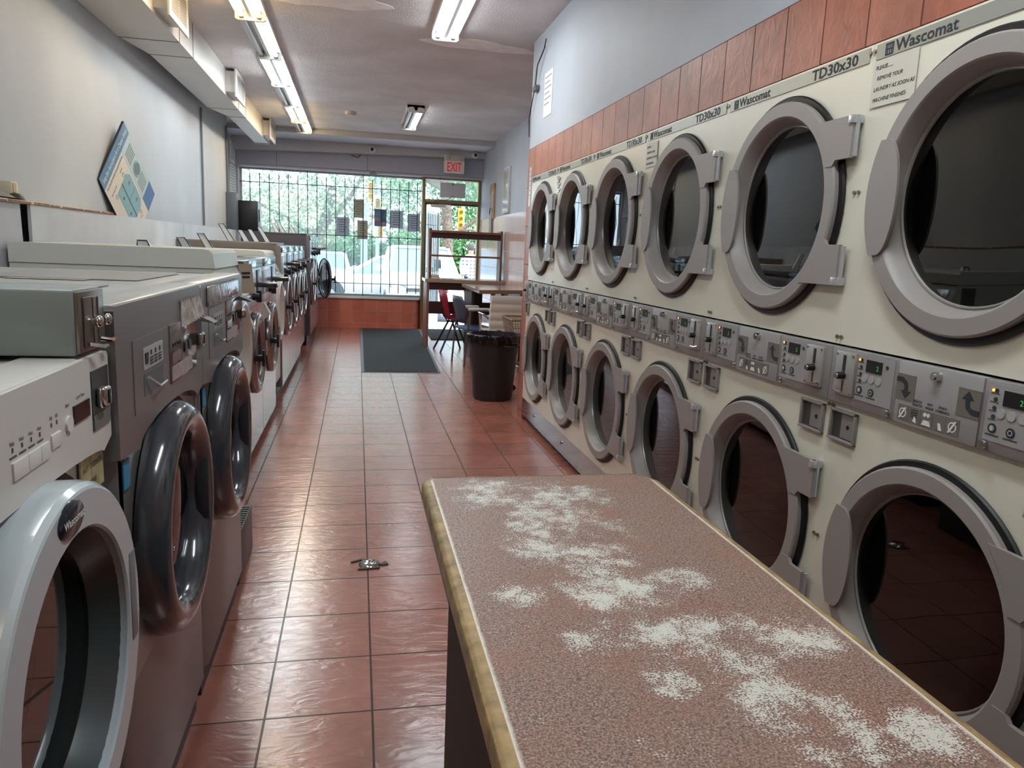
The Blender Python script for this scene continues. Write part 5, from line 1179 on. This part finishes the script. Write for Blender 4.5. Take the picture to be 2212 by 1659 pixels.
# ================================================================== OUTSIDE
GZ = -.30
def ground():
    struct(G().box(-30, 32, 13.0, 14.6, -.30, -.06), 'sidewalk', mat('concrete_walk', (222, 219, 215), .8, noise=.05, nscale=3))
    struct(G().box(-30, 32, 14.6, 60, -.5, GZ), 'street', mat('asphalt_pale', (176, 176, 180), .85, noise=.06, nscale=3))
    struct(G().box(-30, 32, 27.5, 60, GZ, -.2), 'lawn', mat('lawn_green', (110, 142, 84), .9, noise=.2, nscale=4))
ground()
def car(label, cat, loc, rz, L_, W_, H_, paint, suv=True, lower=None):
    """x forward, length L_, nose at +x"""
    t = thing('parked_car', label, cat, (loc[0], loc[1], loc[2] if len(loc) > 2 else GZ), rz)
    w2 = W_ / 2; belt = H_ * .655 if suv else H_ * .66; wb = .33
    # body stations from tail to nose: x, z_low, z_top, half width
    if suv: st = [(-.5, .45, .62 * H_ * .9, .86), (-.485, .32, belt, .95), (-.3, .26, belt + .02, 1), (.0, .24, belt, 1), (.20, .24, belt - .02, 1), (.28, .25, belt - .03, .99), (.42, .27, belt - .13, .96), (.475, .30, belt - .20, .90), (.5, .36, belt - .34, .80)]
    else: st = [(-.5, .40, belt - .1, .84), (-.48, .28, belt + .02, .94), (-.3, .22, belt + .01, 1), (.0, .20, belt - .02, 1), (.20, .20, belt - .03, .99), (.28, .22, belt - .06, .98), (.42, .24, belt - .18, .93), (.48, .28, belt - .27, .85), (.5, .34, belt - .38, .74)]
    rings = []
    for fx, zl, zt_, k in st:
        hw = w2 * k; x = fx * L_; zm = zl + (zt_ - zl) * .55
        rings.append([(x, -hw * .92, zl), (x, -hw, zl + .08), (x, -hw, zm), (x, -hw * .95, zt_ - .05), (x, -hw * .86, zt_), (x, 0, zt_ + .025), (x, hw * .86, zt_), (x, hw * .95, zt_ - .05), (x, hw, zm), (x, hw, zl + .08), (x, hw * .92, zl)])
    G().loft(rings).finish('body', paint, t, smooth=50)
    # greenhouse
    xr, xf = (-.46, .24) if suv else (-.36, .20); tr, tf = (-.43, .10) if suv else (-.20, .02)
    bz = belt - .03
    g = G(); g.hull([(xr * L_, -w2 * .90, bz), (xf * L_, -w2 * .88, bz), (xf * L_, w2 * .88, bz), (xr * L_, w2 * .90, bz)], [(tr * L_, -w2 * .72, H_ - .05), (tf * L_, -w2 * .70, H_ - .05), (tf * L_, w2 * .70, H_ - .05), (tr * L_, w2 * .72, H_ - .05)]); g.finish('windows', cargl, t, smooth=0)
    g = G(); g.hull([(tr * L_ - .03, -w2 * .74, H_ - .06), (tf * L_ + .05, -w2 * .72, H_ - .065), (tf * L_ + .05, w2 * .72, H_ - .065), (tr * L_ - .03, w2 * .74, H_ - .06)], [(tr * L_ + .08, -w2 * .64, H_), (tf * L_ - .10, -w2 * .62, H_), (tf * L_ - .10, w2 * .62, H_), (tr * L_ + .08, w2 * .64, H_)]); g.finish('roof', paint, t, smooth=50)
    g = G()
    for s_ in (1, -1):
        for (a, b, r_) in (((xf * L_, s_ * w2 * .885, bz), (tf * L_ + .02, s_ * w2 * .71, H_ - .05), .035), ((xr * L_, s_ * w2 * .90, bz), (tr * L_, s_ * w2 * .73, H_ - .05), .05), ((-.12 * L_, s_ * w2 * .905, bz), (-.12 * L_, s_ * w2 * .725, H_ - .05), .03)): g.cyl(a, b, r_, seg=8)
    g.finish('pillars', paint, t)
    for s_ in (1, -1):
        G().ball((xf * L_ - .10, s_ * (w2 + .10), belt + .06), .09, .12, .075).finish('wing_mirror', paint, t)
        G().hull([(.425 * L_, s_ * w2 * .62, belt - .22), (.478 * L_, s_ * w2 * .52, belt - .30), (.478 * L_, s_ * w2 * .50, belt - .38), (.44 * L_, s_ * w2 * .90, belt - .30)], [(.47 * L_, s_ * w2 * .88, belt - .22), (.50 * L_, s_ * w2 * .52, belt - .28), (.50 * L_, s_ * w2 * .50, belt - .36), (.475 * L_, s_ * w2 * .92, belt - .32)]).finish('headlamp', mat('headlamp', (150, 170, 190), .1, .3), t)
        for x in (.32, -.30):
            wz = wb
            g = G(); g.lathe([(.10, -.11), (wb - .03, -.11), (wb, -.08), (wb, .08), (wb - .03, .11), (.1, .11)], (x * L_, s_ * (w2 - .10), wz), seg=28, closed_prof=True); wv = g.finish('wheel', rubberw, t)
            g = G(); g.lathe([(.0001, s_ * .10), (.07, s_ * .12), (.2, s_ * .095), (.215, s_ * .112)], (x * L_, s_ * (w2 - .10), wz), seg=20)
            g.finish('rim', alum, wv)
            G().lathe([(wb, 0), (wb + .05, 0)], (x * L_, s_ * (w2 + .003), wz), seg=28).finish('wheel_arch', blackm, wv)
    g = G(); g.box(.485 * L_, .503 * L_, -w2 * .5, w2 * .5, belt - .40, belt - .33).box(.480 * L_, .502 * L_, -w2 * .62, w2 * .62, .36, .50); g.finish('grille', blackm, t)
    G().box(.502 * L_, .508 * L_, -w2 * .48, w2 * .48, belt - .375, belt - .36).finish('grille_bar', chrome, t)
    if lower: G().box(-.49 * L_, .46 * L_, -w2 * 1.006, w2 * 1.006, .34, belt - .22, .02).finish('lower_paint', lower, t)
    return t
car('white sport utility vehicle parked nose-in right outside the door', 'car', (1.50, 18.6), -PI / 2, 4.4, 1.80, 1.70, carw)
car('white sedan parked at an angle outside the middle of the shop window', 'car', (.72, 22.0), PI, 4.5, 1.76, 1.40, carw, suv=False)
car('white and teal older sport utility vehicle across the street, behind the white sedan', 'car', (-2.4, 26.4, -.36), PI, 4.6, 1.8, 1.46, carw, lower=carg)

leafm = {}
def leafmat(name, rgb):
    m = mat(name, rgb, .6, noise=.3, nscale=1.2); p = m.node_tree.nodes['Principled BSDF']
    return m
def foliage(name, blobs, m, parent, n, size, seed):
    r = random.Random(seed); g = G(); bm = g.bm
    tot = sum(b[3] * b[4] * b[5] for b in blobs)
    for (x, y, z, rx, ry, rz) in blobs:
        k = int(n * rx * ry * rz / tot)
        for i in range(k):
            while True:
                u = Vector((r.uniform(-1, 1), r.uniform(-1, 1), r.uniform(-1, 1)))
                if .35 < u.length < 1: break
            c = Vector((x + u.x * rx, y + u.y * ry, z + u.z * rz)); s = size * r.uniform(.6, 1.3)
            a = Vector((r.uniform(-1, 1), r.uniform(-1, 1), r.uniform(-.6, .6))).normalized(); b = a.orthogonal().normalized()
            b = Matrix.Rotation(r.uniform(0, 6.28), 3, a) @ b; c2 = a.cross(b)
            bm.faces.new([bm.verts.new(c + b * s), bm.verts.new(c + c2 * s * .5), bm.verts.new(c - b * s), bm.verts.new(c - c2 * s * .5)])
    return g.finish(name, m, parent, smooth=0)
def trees():
    bark = mat('bark', (112, 98, 86), .9, noise=.25, nscale=14, bump=1, bscale=24, aniso=(1, 1, .25))
    t = thing('street_tree', 'big street tree with thick grey trunk, standing just outside the door', 'tree', (2.97, 25.0, GZ))
    G().tube([(.0, 0, 0), (-.02, 0, 1.2), (-.08, 0, 2.6), (-.2, 0, 4.0), (-.6, 0, 5.6)], [.24, .19, .17, .16, .13], 18).finish('trunk', bark, t, smooth=60)
    for pts, r_ in (([(-.2, 0, 3.6), (-1.6, -.3, 4.3), (-3.4, -.6, 5.2), (-5.0, -.8, 6.2)], .16), ([(-.05, 0, 1.9), (.9, -.2, 2.7), (1.9, -.5, 3.0), (2.8, -.6, 3.6)], .08), ([(-.1, 0, 2.6), (-1.2, -.2, 2.2), (-2.6, -.3, 2.6)], .10), ([(.0, 0, 2.2), (.7, -.2, 2.3), (1.3, -.3, 2.1)], .04)):
        G().tube(pts, [r_, r_ * .8, r_ * .5, r_ * .3][:len(pts)], 8).finish('branch', bark, t)
    foliage('crown', [(-1.5, 0, 6.2, 3.6, 2.2, 1.9), (1.6, .5, 5.2, 2.2, 2, 1.8), (-4.6, 0, 5.6, 2.6, 2, 1.6)], leafmat('leaf_mid', (122, 148, 100)), t, 5500, .11, 3)
    t = thing('street_tree', 'leafy tree with leaning grey branches behind the left half of the window', 'tree', (-1.6, 33, GZ))
    G().tube([(0, 0, 0), (.1, 0, 2.0), (.6, 0, 4.0)], [.3, .25, .18], 12).finish('trunk', bark, t)
    for pts in ([(.1, 0, 1.8), (-1.2, -.2, 2.6), (-2.4, -.3, 3.2)], [(.3, 0, 2.4), (1.3, -.3, 3.6), (2.2, -.4, 5.2)], [(.1, 0, 1.4), (1.4, -.2, 1.7), (2.2, -.2, 2.6)]): G().tube(pts, [.13, .09, .05], 8).finish('branch', bark, t)
    foliage('crown', [(-1.0, 0, 4.0, 2.6, 1.8, 1.9), (1.4, 0, 4.6, 2.4, 1.8, 1.9), (.2, -.5, 2.6, 2.6, 1.4, 1.0), (-2.6, .3, 3.0, 1.5, 1.3, 1.0)], leafmat('leaf_pale', (140, 160, 126)), t, 5200, .085, 5)
    t = thing('street_tree', 'dense green tree behind the traffic poles in the window', 'tree', (3.6, 39.5, GZ))
    G().tube([(0, 0, 0), (0, 0, 3)], [.3, .2], 10).finish('trunk', bark, t)
    foliage('crown', [(0, 0, 4.2, 3.0, 2.2, 3.0), (2.6, 0, 5.0, 2.6, 2, 2.6), (-1.6, 0, 5.6, 2.0, 2, 1.8)], leafmat('leaf_green', (98, 136, 90)), t, 6000, .12, 9)
    t = thing('street_tree', 'yellow-green tree seen through the open door beyond the trunk', 'tree', (8.6, 46, GZ))
    G().tube([(0, 0, 0), (0, 0, 3)], [.3, .2], 10).finish('trunk', bark, t)
    foliage('crown', [(0, 0, 4.4, 2.6, 2, 2.6), (-1.4, 0, 6.6, 2.6, 2, 2.0), (1.8, 0, 6.0, 2.4, 2, 2.4)], leafmat('leaf_yellow', (134, 168, 88)), t, 5500, .13, 11)
    t = thing('hedge', 'tall dense hedge along the far sidewalk behind the parked cars', 'hedge', (0, 29.6, GZ))
    foliage('leaves', [(-.0, 0, .9, 1.3, .8, 1.35), (2.0, .3, .9, 1.4, .8, 1.5), (3.8, 0, .9, 1.4, .8, 1.5), (5.4, .2, .8, 1.4, .8, 1.3), (-1.2, 0, .6, .9, .7, 1.0)], leafmat('leaf_hedge', (80, 124, 72)), t, 14000, .09, 13)
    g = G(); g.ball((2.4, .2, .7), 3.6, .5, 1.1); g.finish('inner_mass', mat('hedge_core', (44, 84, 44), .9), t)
trees()
def street_stuff():
    t = thing('house', 'low pinkish brick house with a white garage, across the street behind the tree', 'house', (-3.4, 38, GZ))
    G().box(-3.4, 2.4, 0, 4, 0, 2.6).finish('wall', mat('pink_brick', (196, 160, 146), .8, noise=.06, nscale=6), t)
    G().prismx([(-.5, 2.5), (4.4, 2.5), (2.0, 4.1)], -3.8, 2.8).finish('roof', mat('roof_rose', (206, 178, 164), .8), t)
    G().box(-3.8, 2.8, -.52, -.45, 2.35, 2.6).finish('gutter', mat('gutter_white', (232, 234, 238), .5), t)
    G().box(.6, 1.9, -.04, 0, .3, 1.7).finish('garage_door', mat('garage_pale', (206, 216, 226), .5), t)
    G().box(-2.4, -1.2, -.04, 0, .9, 1.9).finish('window', cargl, t)
    def pole(x, y, h, label, r=.10, sig=()):
        t = thing('traffic_signal_pole', label, 'pole', (x, y, GZ)); G().cyl((0, 0, 0), (0, 0, h), r, r * .8, seg=12).finish('pole', mat('pole_grey', (170, 176, 184), .5), t)
        for dx, z, hh in sig:
            s_ = G().box(dx - .10, dx + .10, -.12, .08, z, z + hh, .02).finish('signal_head', mat('signal_yellow', (240, 176, 40), .45), t)
            for k in range(3): G().lathe([(.055, -.20), (.07, -.20), (.07, -.12), (.055, -.12)], (dx, 0, z + hh * (.2 + .3 * k)), seg=14, closed_prof=True).finish('visor', mat('visor_dark', (120, 90, 30), .5), s_)
    pole(.24, 27.6, 3.1, 'pale concrete pole behind the colour poster in the window', .14)
    pole(.69, 27.0, 4.6, 'slim traffic signal pole with yellow signal heads behind the window', .07, ((-.24, 3.2, .62), (.0, 2.95, .3), (.10, 1.95, .45)))
    pole(4.2, 30.8, 4.4, 'traffic signal pole with one yellow head, seen through the open door', .08, ((-.1, 2.45, .85),))
    # pedestrian
    t = thing('person', 'person in a white and blue plaid shirt, back turned, on the sidewalk outside', 'person', (3.06, 20.6, GZ), math.radians(20)); t.scale = (1.05, 1.05, 1.05)
    skin = mat('skin', (196, 142, 118), .6)
    me = bpy.data.meshes.new('body'); V = [(0, 0, .92), (0, 0, 1.15), (0, .01, 1.36), (0, .01, 1.44), (0, 0, 1.50), (0, -.01, 1.60), (.17, 0, 1.36), (.23, .02, 1.10), (.22, -.06, .88), (.22, -.10, .80), (-.17, 0, 1.36), (-.24, .02, 1.10), (-.24, -.04, .88), (-.24, -.07, .80),
        (.10, 0, .86), (.11, -.02, .48), (.11, .03, .07), (.11, -.12, .03), (-.10, 0, .86), (-.12, .06, .48), (-.12, .12, .07), (-.12, -.02, .03)]
    E_ = [(0, 1), (1, 2), (2, 3), (3, 4), (4, 5), (2, 6), (6, 7), (7, 8), (8, 9), (2, 10), (10, 11), (11, 12), (12, 13), (0, 14), (14, 15), (15, 16), (16, 17), (0, 18), (18, 19), (19, 20), (20, 21)]
    R_ = [.15, .15, .15, .07, .07, .10, .075, .055, .04, .035, .075, .055, .04, .035, .10, .075, .05, .04, .10, .075, .05, .04]
    me.from_pydata(V, E_, []); o = bpy.data.objects.new('body', me); COL.objects.link(o); o.parent = t; me.materials.append(skin)
    o.modifiers.new('s', 'SKIN'); o.modifiers.new('u', 'SUBSURF').levels = 2
    for i, v in enumerate(me.skin_vertices[0].data): v.radius = (R_[i], R_[i] * .85); v.use_root = (i == 0)
    # shirt as tapered shells with plaid
    pm = bpy.data.materials.new('plaid'); pm.use_nodes = True; nt = pm.node_tree; N = nt.nodes; L = nt.links; tc = N.new('ShaderNodeTexCoord'); sx = N.new('ShaderNodeSeparateXYZ'); L.new(tc.outputs['Object'], sx.inputs[0])
    acc = None
    for ax in (0, 2):
        a = N.new('ShaderNodeMath'); a.operation = 'MULTIPLY'; a.inputs[1].default_value = 11; L.new(sx.outputs[ax], a.inputs[0]); b = N.new('ShaderNodeMath'); b.operation = 'FRACT'; L.new(a.outputs[0], b.inputs[0]); c_ = N.new('ShaderNodeMath'); c_.operation = 'LESS_THAN'; c_.inputs[1].default_value = .38; L.new(b.outputs[0], c_.inputs[0])
        if acc is None: acc = c_
        else: d = N.new('ShaderNodeMath'); d.operation = 'ADD'; L.new(acc.outputs[0], d.inputs[0]); L.new(c_.outputs[0], d.inputs[1]); acc = d
    dv = N.new('ShaderNodeMath'); dv.operation = 'MULTIPLY'; dv.inputs[1].default_value = .5; L.new(acc.outputs[0], dv.inputs[0])
    mx = N.new('ShaderNodeMix'); mx.data_type = 'RGBA'; mx.inputs['A'].default_value = C(226, 226, 236); mx.inputs['B'].default_value = C(84, 88, 150); L.new(dv.outputs[0], mx.inputs['Factor']); L.new(mx.outputs['Result'], N['Principled BSDF'].inputs['Base Color'])
    g = G(); rings = []
    for z, rx, ry in ((.84, .20, .15), (1.0, .20, .15), (1.2, .22, .16), (1.36, .235, .15), (1.43, .16, .11), (1.46, .08, .08)): rings.append([(rx * math.cos(2 * PI * i / 24), ry * math.sin(2 * PI * i / 24), z) for i in range(24)])
    g.loft(rings)
    for s_ in (1, -1): g.tube([(.17 * s_, 0, 1.38), (.225 * s_, .015, 1.22), (.235 * s_, .02, 1.08), (.235 * s_, -.03, .92)], [.09, .085, .075, .06], 12)
    g.finish('plaid_shirt', pm, t, smooth=60)
    g = G()
    for s_, dy in ((1, -.02), (-1, .06)): g.tube([(.10 * s_, 0, .90), (.11 * s_, dy, .48), (.115 * s_, dy + .05, .08)], [.125, .09, .07], 12)
    g.finish('trousers', mat('dark_trousers', (48, 50, 62), .8), t, smooth=60)
    g = G(); g.ball((0, .015, 1.625), .098, .105, .10); g.finish('hair', mat('grey_hair', (84, 76, 74), .9), t, smooth=60)
street_stuff()
